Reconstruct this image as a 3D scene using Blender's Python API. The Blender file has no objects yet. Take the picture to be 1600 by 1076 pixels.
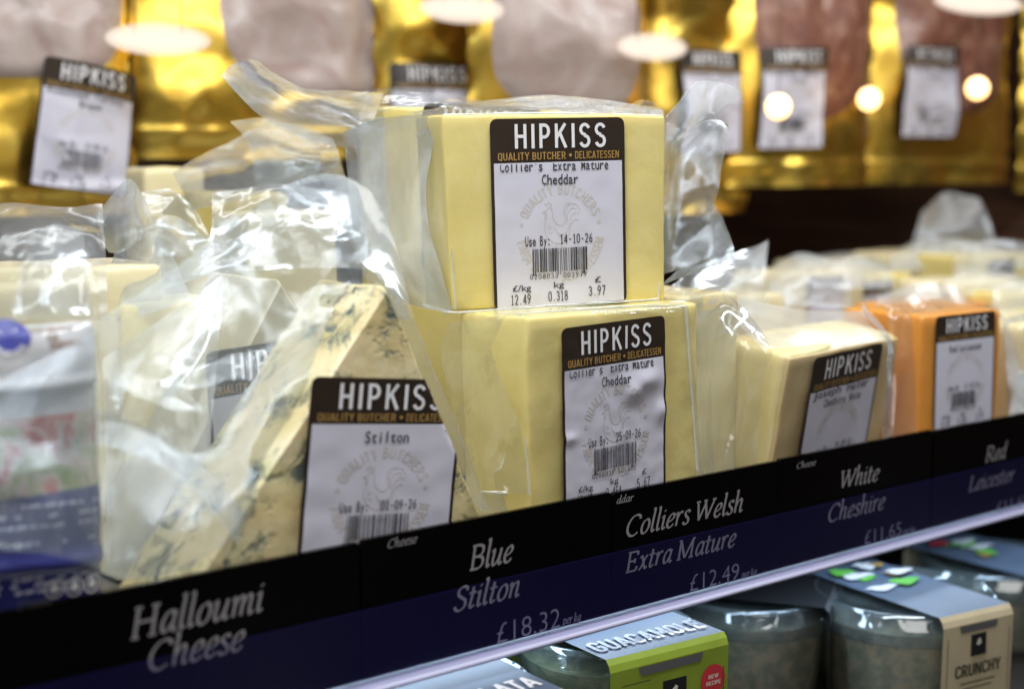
import bpy, bmesh, math, random
import numpy as np
from mathutils import Vector, Matrix, noise as mnoise
R = math.radians
random.seed(7)
SC = bpy.context.scene
COL = SC.collection

# ------------------------------------------------------------------ camera
F = 2222.0                      # focal length in photo pixels (50 mm on 36 mm, 1600 px wide)
ZC, PITCH = 0.161, R(7.13)
CP, SP = math.cos(PITCH), math.sin(PITCH)
cam = bpy.data.objects.new('camera', bpy.data.cameras.new('camera'))
COL.objects.link(cam); SC.camera = cam
cam.location = (0, 0, ZC); cam.rotation_euler = (R(90) - PITCH, 0, 0)
cam.data.lens = 50; cam.data.sensor_width = 36
cam.data.clip_start = 0.02; cam.data.clip_end = 60
cam.data.dof.use_dof = True
cam.data.dof.focus_distance = 0.633
cam.data.dof.aperture_fstop = 5.4
cam.data.dof.aperture_blades = 0

# ------------------------------------------------------------------ light
W = bpy.data.worlds.new("World"); SC.world = W; W.use_nodes = True
def shop_world():
    # dim shop interior around the case: dark with cool and warm lit patches, seen only in reflections
    t = W.node_tree; bg = t.nodes['Background']
    n = t.nodes.new('ShaderNodeTexNoise'); n.inputs['Scale'].default_value = 3.4; n.inputs['Detail'].default_value = 2.5
    t.links.new(t.nodes.new('ShaderNodeTexCoord').outputs['Generated'], n.inputs['Vector'])
    r = t.nodes.new('ShaderNodeValToRGB'); e = r.color_ramp.elements
    e[0].position = .40; e[0].color = (.010, .010, .012, 1); e[1].position = .70; e[1].color = (.95, .97, 1.0, 1)
    for p, c in ((.50, (.07, .055, .045, 1)), (.58, (.20, .19, .19, 1)), (.62, (.60, .58, .56, 1))):
        k = e.new(p); k.color = c
    t.links.new(n.outputs[0], r.inputs[0]); t.links.new(r.outputs[0], bg.inputs[0]); bg.inputs[1].default_value = .42
shop_world()
SC.view_settings.view_transform = 'Standard'
SC.view_settings.look = 'None'
SC.view_settings.exposure = 0.0
SC.view_settings.gamma = 1.0
SC.cycles.use_denoising = True
SC.cycles.max_bounces = 10
SC.cycles.transparent_max_bounces = 24
SC.cycles.transmission_bounces = 6
SC.cycles.sample_clamp_indirect = 6

YAW = R(39)
U = Vector((math.cos(YAW), math.sin(YAW), 0)); B = Vector((-math.sin(YAW), math.cos(YAW), 0))
Z = Vector((0, 0, 1))
O0 = Vector((0.0, 0.57, 0))     # a point of the price strip, used as the shelf's datum

def area(name, loc, target, sx, sy, power, col, along=None):
    L = bpy.data.lights.new(name, 'AREA'); L.shape = 'RECTANGLE'; L.size = sx; L.size_y = sy
    L.energy = power; L.color = col
    o = bpy.data.objects.new(name, L); COL.objects.link(o)
    d = (Vector(target) - Vector(loc)).normalized()
    x = Vector(along if along else (1, 0, 0)); x = (x - d * x.dot(d)).normalized()
    zz = -d; yy = zz.cross(x)
    o.matrix_world = Matrix(((x.x, yy.x, zz.x, loc[0]), (x.y, yy.y, zz.y, loc[1]), (x.z, yy.z, zz.z, loc[2]), (0, 0, 0, 1)))
    return o
# the case's own long lamp over the front edge, the cool window side, the warm room, the lamp over the rear hams, the lamp under the shelf
a0 = O0 + U * 0.12 - B * 0.10
area('case_strip_light', a0 + Z * 0.52, a0 + B * 0.12, 1.3, 0.07, 5.4, (0.95, 0.97, 1.0), U)
area('shop_window_light', (-0.75, -0.05, 0.75), (0.0, 0.62, 0.08), 0.7, 0.5, 3.3, (0.78, 0.88, 1.0))
area('room_light', (0.25, -0.7, 0.75), (0.1, 0.7, 0.1), 0.9, 0.5, 4.6, (1.0, 0.92, 0.84))
a1 = O0 + U * 0.3 + B * 0.22
area('rear_case_light', a1 + Z * 0.56, a1 + B * 0.35 + Z * 0.1, 1.4, 0.07, 2.0, (1.0, 0.95, 0.9), U)
a2 = O0 + U * 0.18 + B * 0.03 - Z * 0.034
area('under_shelf_light', a2, a2 - Z * 0.1 - B * 0.01, 0.9, 0.012, .42, (0.62, 0.80, 1.0), U)

# ------------------------------------------------------------------ placing helpers
def P(px, py, d):
    xc = (px - 800) / F * d; yc = -(py - 538) / F * d
    return Vector((xc, yc * SP + d * CP, ZC + yc * CP - d * SP))
def ground(px, d, z=0.0):
    xc = (px - 800) / F * d
    return Vector((xc, (d - (ZC - z) * SP) / CP, z))
def ray(px, py):
    return P(px, py, 1.0) - Vector((0, 0, ZC))
def onplane(px, py, o, yaw):
    """pixel -> (local x, z) on the vertical plane through o that runs along yaw"""
    n = Vector((math.sin(yaw), -math.cos(yaw), 0)); r = ray(px, py); c = Vector((0, 0, ZC))
    t = (o - c).dot(n) / r.dot(n); q = c + r * t
    return (q - o).dot(Vector((math.cos(yaw), math.sin(yaw), 0))), q.z

# ------------------------------------------------------------------ materials
def mat(name):
    m = bpy.data.materials.new(name); m.use_nodes = True
    return m, m.node_tree, m.node_tree.nodes['Principled BSDF']
def setp(b, **k):
    for n, v in k.items():
        b.inputs[n.replace('_', ' ')].default_value = (*v, 1) if isinstance(v, tuple) and len(v) == 3 else v
def nd(t, typ, **k):
    n = t.nodes.new(typ)
    for a, v in k.items(): setattr(n, a, v)
    return n
def mth(t, op, a, b=None, c=None, clamp=False):
    n = nd(t, 'ShaderNodeMath', operation=op, use_clamp=clamp)
    for i, v in enumerate((a, b, c)):
        if v is None: continue
        if isinstance(v, (int, float)): n.inputs[i].default_value = v
        else: t.links.new(v, n.inputs[i])
    return n.outputs[0]
def noise(t, scale, detail=3, coord=None, rough=.5, dist=0):
    n = nd(t, 'ShaderNodeTexNoise'); n.inputs['Scale'].default_value = scale; n.inputs['Detail'].default_value = detail
    n.inputs['Roughness'].default_value = rough; n.inputs['Distortion'].default_value = dist
    if coord is None: coord = nd(t, 'ShaderNodeTexCoord').outputs['Object']
    t.links.new(coord, n.inputs['Vector']); return n
def ramp(t, src, stops):
    r = nd(t, 'ShaderNodeValToRGB'); e = r.color_ramp.elements
    while len(e) < len(stops): e.new(0.5)
    for i, (p, c) in enumerate(stops):
        e[i].position = p; e[i].color = (*c, 1) if len(c) == 3 else c
    t.links.new(src, r.inputs[0]); return r.outputs[0]
def bump(t, b, h, strength=.3, dist=.001, normal=None):
    n = nd(t, 'ShaderNodeBump'); n.inputs['Strength'].default_value = strength; n.inputs['Distance'].default_value = dist
    t.links.new(h, n.inputs['Height'])
    if normal is not None: t.links.new(normal, n.inputs['Normal'])
    if b is not None: t.links.new(n.outputs[0], b.inputs['Normal'])
    return n.outputs[0]

def plain(name, col, rough=.5, metal=0, coat=0, var=0.0, spec=.5, scale=60):
    m, t, b = mat(name); setp(b, Base_Color=col, Roughness=rough, Metallic=metal, Coat_Weight=coat, Specular_IOR_Level=spec)
    if var:
        n = noise(t, scale, 4)
        c0 = tuple(x * (1 - var) for x in col); c1 = tuple(min(1, x * (1 + var)) for x in col)
        t.links.new(ramp(t, n.outputs[0], [(.3, c0), (.7, c1)]), b.inputs['Base Color'])
    return m

def cheese_mat(name, c0, c1, sss=.35, pits=True):
    m, t, b = mat(name)
    n = noise(t, 38, 5, rough=.6); n2 = noise(t, 9, 2)
    mx = mth(t, 'ADD', mth(t, 'MULTIPLY', n.outputs[0], .5), mth(t, 'MULTIPLY', n2.outputs[0], .5))
    t.links.new(ramp(t, mx, [(.35, c0), (.65, c1)]), b.inputs['Base Color'])
    setp(b, Roughness=.42, Subsurface_Weight=sss, Subsurface_Scale=.004, Coat_Weight=.55, Coat_Roughness=.16, Specular_IOR_Level=.35)
    b.inputs['Subsurface Radius'].default_value = (1, .7, .3)
    v = nd(t, 'ShaderNodeTexVoronoi'); v.inputs['Scale'].default_value = 130
    t.links.new(nd(t, 'ShaderNodeTexCoord').outputs['Object'], v.inputs['Vector'])
    n3 = noise(t, 22, 3)
    hole = mth(t, 'MULTIPLY', mth(t, 'LESS_THAN', v.outputs['Distance'], .16), mth(t, 'GREATER_THAN', n3.outputs[0], .60))
    h = mth(t, 'SUBTRACT', mth(t, 'ADD', mth(t, 'MULTIPLY', n.outputs[0], .9), mth(t, 'MULTIPLY', n2.outputs[0], 2.0)), mth(t, 'MULTIPLY', hole, .5))
    mp = nd(t, 'ShaderNodeMapping'); mp.inputs['Scale'].default_value = (10, 10, 230); mp.inputs['Rotation'].default_value = (0, .12, 0)
    t.links.new(nd(t, 'ShaderNodeTexCoord').outputs['Object'], mp.inputs[0]); n5 = noise(t, 1.0, 3, mp.outputs[0])
    h = mth(t, 'ADD', h, mth(t, 'MULTIPLY', n5.outputs[0], .05))
    nn = bump(t, b, h, .7, .0012)
    # the shrunk film is smoother than the cheese and has long slack ripples
    n4 = noise(t, 55, 2, dist=1.5)
    t.links.new(bump(t, None, n4.outputs[0], .35, .0008), b.inputs['Coat Normal'])
    return m

def stilton_mat():
    m, t, b = mat('stilton')
    co = nd(t, 'ShaderNodeTexCoord').outputs['Object']
    wn = noise(t, 60, 4, co)
    w = nd(t, 'ShaderNodeVectorMath', operation='MULTIPLY_ADD'); t.links.new(wn.outputs['Color'], w.inputs[0])
    w.inputs[1].default_value = (.016, .016, .016); t.links.new(co, w.inputs[2])
    v = nd(t, 'ShaderNodeTexVoronoi', feature='DISTANCE_TO_EDGE'); v.inputs['Scale'].default_value = 85
    t.links.new(w.outputs[0], v.inputs['Vector'])
    mask = noise(t, 52, 3, co, rough=.65); fine = noise(t, 240, 3, co)
    nz = noise(t, 125, 4, w.outputs[0], rough=.6, dist=.9)
    blot = ramp(t, nz.outputs[0], [(.51, (0, 0, 0)), (.59, (1, 1, 1))])
    line = mth(t, 'SUBTRACT', 1, mth(t, 'MULTIPLY', v.outputs['Distance'], 9.0, clamp=True), clamp=True)
    vein = mth(t, 'MULTIPLY', mth(t, 'MAXIMUM', blot, mth(t, 'MULTIPLY', line, .55)), ramp(t, mask.outputs[0], [(.45, (0, 0, 0)), (.60, (1, 1, 1))]))
    vein = mth(t, 'MULTIPLY', vein, mth(t, 'ADD', .75, fine.outputs[0]), clamp=True)
    base = ramp(t, noise(t, 45, 4, co).outputs[0], [(.3, (.72, .58, .27)), (.5, (.82, .71, .40)), (.7, (.90, .83, .56))])
    halo = ramp(t, mask.outputs[0], [(.46, (1, 1, 1)), (.68, (.66, .74, .66))])
    mu = nd(t, 'ShaderNodeMix', data_type='RGBA', blend_type='MULTIPLY'); mu.inputs[0].default_value = 1
    t.links.new(base, mu.inputs[6]); t.links.new(halo, mu.inputs[7])
    mx = nd(t, 'ShaderNodeMix', data_type='RGBA'); t.links.new(vein, mx.inputs[0])
    t.links.new(mu.outputs[2], mx.inputs[6])
    t.links.new(ramp(t, fine.outputs[0], [(.35, (.07, .095, .10)), (.7, (.26, .28, .22))]), mx.inputs[7])
    t.links.new(mx.outputs[2], b.inputs['Base Color'])
    setp(b, Roughness=.45, Subsurface_Weight=.25, Subsurface_Scale=.003, Coat_Weight=.4, Coat_Roughness=.2)
    h = mth(t, 'SUBTRACT', noise(t, 60, 5, co).outputs[0], mth(t, 'MULTIPLY', vein, .5))
    bump(t, b, h, .7, .0016)
    return m

def film_mat(name, haze, rough=.13, emboss=.5, tint=(.90, .94, .98), gloss=1.0, refl=(.86, .94, 1.0), cell=46, fold=1.0):
    """clear vacuum film: lets light through, a little milky, reflects at grazing angles, woven embossing from the UV map"""
    m, t, b = mat(name); t.nodes.remove(b)
    out = t.nodes['Material Output']
    tr = nd(t, 'ShaderNodeBsdfTransparent'); tr.inputs[0].default_value = (.97, .98, .975, 1)
    df = nd(t, 'ShaderNodeBsdfDiffuse'); df.inputs[0].default_value = (*tint, 1)
    tl = nd(t, 'ShaderNodeBsdfTranslucent'); tl.inputs[0].default_value = (*tint, 1)
    gl = nd(t, 'ShaderNodeBsdfGlossy'); gl.inputs['Roughness'].default_value = rough; gl.inputs[0].default_value = (*refl, 1)
    co = nd(t, 'ShaderNodeTexCoord')
    big = noise(t, 26, 3, co.outputs['Object'], dist=.8)
    wn = noise(t, 20, 2, co.outputs['Object'])
    wv = nd(t, 'ShaderNodeVectorMath', operation='MULTIPLY_ADD'); t.links.new(wn.outputs['Color'], wv.inputs[0])
    wv.inputs[1].default_value = (.05, .05, .05); t.links.new(co.outputs['Object'], wv.inputs[2])
    vo = nd(t, 'ShaderNodeTexVoronoi', feature='DISTANCE_TO_EDGE'); vo.inputs['Scale'].default_value = cell; t.links.new(wv.outputs[0], vo.inputs['Vector'])
    crease = mth(t, 'MINIMUM', vo.outputs['Distance'], .22)
    n1 = bump(t, None, mth(t, 'ADD', big.outputs[0], mth(t, 'MULTIPLY', crease, fold)), .55, .0028)
    sep = nd(t, 'ShaderNodeSeparateXYZ'); t.links.new(co.outputs['UV'], sep.inputs[0])
    k = 2 * math.pi / .00125
    su = mth(t, 'SINE', mth(t, 'MULTIPLY', mth(t, 'ADD', sep.outputs[0], sep.outputs[1]), k))
    sv = mth(t, 'SINE', mth(t, 'MULTIPLY', mth(t, 'SUBTRACT', sep.outputs[0], sep.outputs[1]), k))
    weave = mth(t, 'MULTIPLY', su, sv)
    n2 = bump(t, None, weave, emboss, .00022, n1)
    for s in (df, tl, gl): t.links.new(n2, s.inputs['Normal'])
    milky = nd(t, 'ShaderNodeMixShader'); milky.inputs[0].default_value = .45
    t.links.new(df.outputs[0], milky.inputs[1]); t.links.new(tl.outputs[0], milky.inputs[2])
    body = nd(t, 'ShaderNodeMixShader')
    hz = mth(t, 'MULTIPLY', mth(t, 'ADD', .45, mth(t, 'MULTIPLY', big.outputs[0], 1.1)), haze, clamp=True)
    t.links.new(hz, body.inputs[0]); t.links.new(tr.outputs[0], body.inputs[1]); t.links.new(milky.outputs[0], body.inputs[2])
    geo = nd(t, 'ShaderNodeNewGeometry')
    dp = nd(t, 'ShaderNodeVectorMath', operation='DOT_PRODUCT'); t.links.new(n2, dp.inputs[0]); t.links.new(geo.outputs['Incoming'], dp.inputs[1])
    c = mth(t, 'ABSOLUTE', dp.outputs['Value'])
    sch = mth(t, 'ADD', .15 * gloss, mth(t, 'MULTIPLY', .55 * gloss, mth(t, 'POWER', mth(t, 'SUBTRACT', 1, c, clamp=True), 4)), clamp=True)
    fin = nd(t, 'ShaderNodeMixShader'); t.links.new(sch, fin.inputs[0]); t.links.new(body.outputs[0], fin.inputs[1]); t.links.new(gl.outputs[0], fin.inputs[2])
    t.links.new(fin.outputs[0], out.inputs['Surface'])
    return m

def gold_mat():
    m, t, b = mat('gold_foil')
    n = noise(t, 9, 1.5, dist=.8); n2 = noise(t, 40, 2)
    setp(b, Base_Color=(.86, .53, .05), Metallic=1.0, Roughness=.33)
    t.links.new(ramp(t, n2.outputs[0], [(.3, (.78, .50, .07)), (.7, (.90, .64, .13))]), b.inputs['Base Color'])
    bump(t, b, mth(t, 'ADD', n.outputs[0], mth(t, 'MULTIPLY', n2.outputs[0], .06)), .6, .022)
    return m

def meat_mat(name, c0, c1, c2, scale=22):
    m, t, b = mat(name)
    n = noise(t, scale, 5, rough=.62, dist=1.6)
    t.links.new(ramp(t, n.outputs[0], [(.3, c0), (.52, c1), (.68, c2)]), b.inputs['Base Color'])
    setp(b, Roughness=.45, Coat_Weight=.5, Coat_Roughness=.22)
    bump(t, b, n.outputs[0], .4, .004)
    return m

def picture_mat():
    """printed food picture of the halloumi pack: red, green and cream patches"""
    m, t, b = mat('printed_food')
    n = noise(t, 75, 3, dist=1.2)
    t.links.new(ramp(t, n.outputs[0], [(.30, (.16, .30, .05)), (.43, (.38, .40, .20)), (.50, (.55, .50, .42)), (.58, (.48, .16, .11)), (.72, (.36, .06, .05))]), b.inputs['Base Color'])
    setp(b, Roughness=.25, Coat_Weight=.6)
    return m

M = {}
M['cheddar'] = cheese_mat('cheddar', (.745, .62, .205), (.82, .725, .325))
M['cheshire'] = cheese_mat('white_cheshire', (.80, .67, .30), (.88, .79, .46))
M['cheshire_rind'] = cheese_mat('cheshire_rind', (.60, .44, .20), (.74, .61, .36))
M['leicester'] = cheese_mat('red_leicester', (.74, .30, .045), (.82, .37, .075))
M['pale'] = cheese_mat('pale_cheese', (.76, .68, .40), (.84, .77, .52))
M['stilton'] = stilton_mat()
M['stilton_rind'] = cheese_mat('stilton_rind', (.46, .42, .28), (.60, .56, .40))
M['film'] = film_mat('clear_film', .24, emboss=.9, rough=.09, gloss=1.7, cell=32, fold=.75)
M['film_plain'] = film_mat('clear_film_plain', .10, gloss=.7, fold=.6, emboss=.0, rough=.09)
M['film_milky'] = film_mat('milky_film', .20, emboss=.45, rough=.17, tint=(.72, .86, 1.0), cell=13, fold=.35)
M['film_far'] = film_mat('far_film', .30, emboss=0, rough=.32, gloss=.6, cell=20, fold=.4)
M['ridge'] = film_mat('film_ridge', .55, emboss=.0, rough=.15)
M['film_soft'] = film_mat('slack_film', .20, cell=30, fold=.7, emboss=.0, rough=.2)
M['paper'] = plain('label_paper', (.66, .66, .76), .42, var=.03)
M['brown'] = plain('label_brown', (.030, .019, .012), .38)
M['white_ink'] = plain('white_ink', (.82, .82, .84), .45)
M['gold_ink'] = plain('gold_ink', (.44, .27, .08), .4)
M['black_ink'] = plain('thermal_ink', (.05, .05, .06), .6)
M['tan_ink'] = plain('tan_ink', (.60, .57, .555), .5)
M['gold'] = gold_mat()
M['turkey'] = meat_mat('turkey_slice', (.36, .25, .22), (.44, .36, .33), (.48, .41, .38))
M['ham'] = meat_mat('ham_slice', (.14, .045, .028), (.23, .095, .06), (.34, .19, .13), 40)
M['acrylic'] = plain('black_acrylic', (.003, .0025, .0025), .06, spec=.15)
M['grey_ink'] = plain('ticket_lettering', (.29, .28, .295), .5)
M['price_ink'] = plain('price_lettering', (.32, .32, .40), .5)
M['bead'] = plain('white_rail_bead', (.50, .50, .68), .3)
M['steel'] = plain('shelf_steel', (.25, .25, .26), .4, metal=.6)
M['dark'] = plain('dark_laminate', (.02, .014, .011), .4, var=.3, scale=12)

def wood_mat():
    m, t, b = mat('dark_wood')
    co = nd(t, 'ShaderNodeTexCoord').outputs['Object']
    mp = nd(t, 'ShaderNodeMapping'); mp.inputs['Scale'].default_value = (1.5, 1, 14); t.links.new(co, mp.inputs[0])
    n = noise(t, 6, 4, mp.outputs[0])
    t.links.new(ramp(t, n.outputs[0], [(.3, (.06, .029, .017)), (.7, (.17, .082, .045))]), b.inputs['Base Color']); setp(b, Roughness=.55)
    return m
M['wood'] = wood_mat()

def lip_mat():
    m, t, b = mat('navy_clear_lip'); t.nodes.remove(b); out = t.nodes['Material Output']
    tr = nd(t, 'ShaderNodeBsdfTransparent'); tr.inputs[0].default_value = (.95, .95, 1, 1)
    df = nd(t, 'ShaderNodeBsdfDiffuse'); df.inputs[0].default_value = (.030, .030, .19, 1)
    gl = nd(t, 'ShaderNodeBsdfGlossy'); gl.inputs['Roughness'].default_value = .12
    m1 = nd(t, 'ShaderNodeMixShader'); m1.inputs[0].default_value = .095
    t.links.new(tr.outputs[0], m1.inputs[1]); t.links.new(df.outputs[0], m1.inputs[2])
    m2 = nd(t, 'ShaderNodeMixShader'); m2.inputs[0].default_value = .025
    t.links.new(m1.outputs[0], m2.inputs[1]); t.links.new(gl.outputs[0], m2.inputs[2]); t.links.new(m2.outputs[0], out.inputs[0])
    return m
M['lip'] = lip_mat()
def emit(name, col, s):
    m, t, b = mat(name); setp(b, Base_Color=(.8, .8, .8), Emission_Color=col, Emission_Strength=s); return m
M['round_glint'] = emit('round_glint_glow', (1.0, .56, .20), 4.2)  # glow of round lamps reflected in the case glass, built as balls

def strip_glint_glow():
    m, t, b = mat('strip_glint_glow'); t.nodes.remove(b)
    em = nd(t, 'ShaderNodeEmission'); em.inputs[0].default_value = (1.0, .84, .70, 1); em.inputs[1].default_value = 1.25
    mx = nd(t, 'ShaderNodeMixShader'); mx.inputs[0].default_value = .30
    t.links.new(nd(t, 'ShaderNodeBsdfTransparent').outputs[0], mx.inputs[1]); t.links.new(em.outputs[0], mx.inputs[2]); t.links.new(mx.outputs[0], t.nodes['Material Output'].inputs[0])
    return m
M['strip_glint'] = strip_glint_glow()  # soft glow of strip lights reflected in the case glass, built as shells
def pot_mat(name, c0, c1, c2):
    m, t, b = mat(name)
    n = noise(t, 130, 4, rough=.6); t.links.new(ramp(t, n.outputs[0], [(.40, c0), (.5, c1), (.60, c2)]), b.inputs['Base Color'])
    setp(b, Roughness=.35, Coat_Weight=.8, Coat_Roughness=.08); return m
M['pot_green'] = pot_mat('guacamole_dip', (.16, .20, .08), (.24, .27, .12), (.32, .34, .18))
M['pot_pale'] = pot_mat('pale_dip', (.17, .19, .14), (.22, .235, .18), (.30, .27, .19))
M['lid'] = film_mat('clear_lid', .28, emboss=0, rough=.07, tint=(.30, .37, .40), gloss=1.0)
M['navy'] = plain('pack_navy', (.035, .04, .20), .25, coat=.6, var=.2, scale=30)
M['pack_white'] = plain('pack_white', (.56, .57, .58), .22, coat=.6)
M['pack_green'] = plain('print_green', (.10, .42, .06), .4)
M['print_brown'] = plain('print_brown', (.22, .12, .07), .5)
M['print_blue'] = plain('print_blue', (.05, .06, .30), .4)
M['print_pale'] = plain('print_pale', (.55, .58, .78), .4)
M['sleeve_green'] = plain('sleeve_green', (.26, .36, .035), .45, var=.1)
M['sleeve_cream'] = plain('sleeve_cream', (.60, .52, .34), .5, var=.06)
M['sleeve_blue'] = plain('sleeve_top_bluish_light', (.11, .145, .21), .4, var=.15, scale=40)  # bluish light of the shelf lamp put into the top panel's colour
M['sleeve_black'] = plain('sleeve_black', (.016, .016, .018), .4)
M['print_red'] = plain('print_red', (.62, .045, .06), .4)
M['print_lime'] = plain('print_lime', (.16, .55, .08), .4)
M['dark_ink'] = plain('dark_ink', (.06, .06, .04), .5)
M['cream_ink'] = plain('cream_ink', (.75, .72, .62), .5)

# ------------------------------------------------------------------ mesh builder
class MB:
    def __init__(s): s.v = []; s.f = []; s.m = []; s.uv = {}; s.mats = []; s.n = 0; s.smooth = []
    def mi(s, m):
        if m not in s.mats: s.mats.append(m)
        return s.mats.index(m)
    def add(s, verts, faces, m, uvs=None, smooth=False):
        b = len(s.v); k = s.mi(m); s.v.extend([tuple(q) for q in verts])
        for f in faces:
            if uvs is not None: s.uv[len(s.f)] = [uvs[i] for i in f]
            s.f.append([b + i for i in f]); s.m.append(k); s.smooth.append(smooth)
    def build(s, name, parent=None, mw=None):
        me = bpy.data.meshes.new(name); me.from_pydata(s.v, [], s.f)
        for m in s.mats: me.materials.append(M[m])
        me.polygons.foreach_set('material_index', s.m); me.polygons.foreach_set('use_smooth', s.smooth)
        if s.uv:
            ul = me.uv_layers.new(name='UVMap')
            for pi, us in s.uv.items():
                for li, q in zip(me.polygons[pi].loop_indices, us): ul.data[li].uv = q
        me.update()
        o = bpy.data.objects.new(name, me); COL.objects.link(o)
        if parent is not None: o.parent = parent
        if mw is not None: o.matrix_local = mw
        return o
def frame(o, yaw, tilt=0, roll=0):
    return Matrix.Translation(o) @ Matrix.Rotation(yaw, 4, 'Z') @ Matrix.Rotation(tilt, 4, 'X') @ Matrix.Rotation(roll, 4, 'Y')
def thing(name, label, cat, mw, group=None, kind=None):
    o = bpy.data.objects.new(name, None); COL.objects.link(o); o.empty_display_size = .02
    o.matrix_world = mw; tag(o, label, cat, group, kind); return o
def tag(o, label, cat, group=None, kind=None):
    if label: o['label'] = label
    if cat: o['category'] = cat
    if group: o['group'] = group
    if kind: o['kind'] = kind
    return o
def box(mb, lo, hi, m):
    x0, y0, z0 = lo; x1, y1, z1 = hi
    v = [(x0, y0, z0), (x1, y0, z0), (x1, y1, z0), (x0, y1, z0), (x0, y0, z1), (x1, y0, z1), (x1, y1, z1), (x0, y1, z1)]
    mb.add(v, [(0, 3, 2, 1), (4, 5, 6, 7), (0, 1, 5, 4), (1, 2, 6, 5), (2, 3, 7, 6), (3, 0, 4, 7)], m)
def rbox(mb, lo, hi, r, m, amp=.0, seed=0, step=.004, fn=None):
    """box with rounded edges and a slightly uneven surface"""
    size = [hi[i] - lo[i] for i in range(3)]; ns = [max(4, int(s / step)) for s in size]
    bm = bmesh.new()
    def coords(n, L):
        return [0, r * .3, r] + [r + (L - 2 * r) * i / n for i in range(1, n)] + [L - r, L - r * .3, L]
    cs = [coords(ns[i], size[i]) for i in range(3)]
    cache = {}
    def vert(x, y, z):
        k = (round(x, 6), round(y, 6), round(z, 6))
        if k not in cache:
            q = Vector((x, y, z)); c = Vector([min(max(q[i], r), size[i] - r) for i in range(3)]); d = q - c
            if d.length > 1e-9:
                dd = d.normalized(); q = c + dd * r if sum(abs(d[i]) > 1e-9 for i in range(3)) > 1 else q
            q = q + Vector(lo)
            if fn: q = fn(q)
            if amp:
                nv = mnoise.noise_vector(q * 32 + Vector((seed, seed * 2, 0))) + mnoise.noise_vector(q * 110 + Vector((seed, 0, 3))) * .4; q = q + nv * amp
            cache[k] = bm.verts.new(q)
        return cache[k]
    for ax in range(3):
        a, b_ = [i for i in range(3) if i != ax]
        for side in (0, 1):
            for i in range(len(cs[a]) - 1):
                for j in range(len(cs[b_]) - 1):
                    q = []
                    for (ii, jj) in ((i, j), (i + 1, j), (i + 1, j + 1), (i, j + 1)):
                        p = [0, 0, 0]; p[ax] = size[ax] * side; p[a] = cs[a][ii]; p[b_] = cs[b_][jj]; q.append(vert(*p))
                    if len(set(q)) == 4:
                        try: bm.faces.new(q)
                        except ValueError: pass
    bmesh.ops.recalc_face_normals(bm, faces=bm.faces)
    bm.verts.index_update()
    mb.add([v.co for v in bm.verts], [[v.index for v in f.verts] for f in bm.faces], m, smooth=True); bm.free()
def cat4(a, b, c, d, t):
    return 0.5 * ((2 * b) + (c - a) * t + (2 * a - 5 * b + 4 * c - d) * t * t + (3 * b - a - 3 * c + d) * t ** 3)
def spline(pts, t):
    n = len(pts) - 1; x = min(max(t * n, 0), n - 1e-9); i = int(x); f = x - i
    g = lambda k: pts[k] if 0 <= k <= n else (pts[0] * 2 - pts[1] if k < 0 else pts[n] * 2 - pts[n - 1])
    return cat4(g(i - 1), g(i), g(i + 1), g(i + 2), f)
def tri(x): return 2 * abs(2 * (x - math.floor(x + .5))) - 1
class Crumple:
    """sharp folds: several families of bent pleats added up"""
    def __init__(s, seed, wl=.03):
        r = random.Random(seed); s.k = []
        for i in range(6):
            d = Vector((r.gauss(0, 1), r.gauss(0, 1), r.gauss(0, 1))).normalized()
            s.k.append((d, (1.0 / wl) * r.uniform(.5, 1.7), r.random(), r.uniform(.4, 1)))
        s.o = Vector((r.random() * 9, r.random() * 9, r.random() * 9))
    def __call__(s, p):
        wv = mnoise.noise_vector(p * 24 + s.o) * .016; h = 0
        for d, f, ph, a in s.k:
            h += a / (f * .03) * tri((p + wv).dot(d) * f + ph)
        return h / 5
def film(mb, rows, m='film', amp=.0015, seed=1, wl=.03, res=(46, 46), inv=None, edge=.5):
    """sheet through a grid of control points with sharp crumples"""
    cr = Crumple(seed, wl); nu, nv = res; g = []
    for j in range(nv + 1):
        row = [spline(r, 0) for r in []]
        tv = j / nv; line = []
        for i in range(nu + 1):
            tu = i / nu
            line.append(spline([spline(r, tu) for r in rows], tv))
        g.append(line)
    out = []; uv = []
    for j in range(nv + 1):
        for i in range(nu + 1):
            p = g[j][i]
            du = g[j][min(i + 1, nu)] - g[j][max(i - 1, 0)]; dv = g[min(j + 1, nv)][i] - g[max(j - 1, 0)][i]
            n = du.cross(dv)
            n = n.normalized() if n.length > 1e-12 else Vector((0, -1, 0))
            e = min(1, edge + 6 * min(i / nu, 1 - i / nu, j / nv, 1 - j / nv))
            out.append(p + n * (cr(p) * amp * e))
    lu = sum((g[nv // 2][i + 1] - g[nv // 2][i]).length for i in range(nu)); lv = sum((g[j + 1][nu // 2] - g[j][nu // 2]).length for j in range(nv))
    for j in range(nv + 1):
        for i in range(nu + 1): uv.append((lu * i / nu, lv * j / nv))
    if inv is not None: out = [inv @ q for q in out]
    fs = [(j * (nu + 1) + i, j * (nu + 1) + i + 1, (j + 1) * (nu + 1) + i + 1, (j + 1) * (nu + 1) + i) for j in range(nv) for i in range(nu)]
    mb.add(out, fs, m, uv, True)
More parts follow.
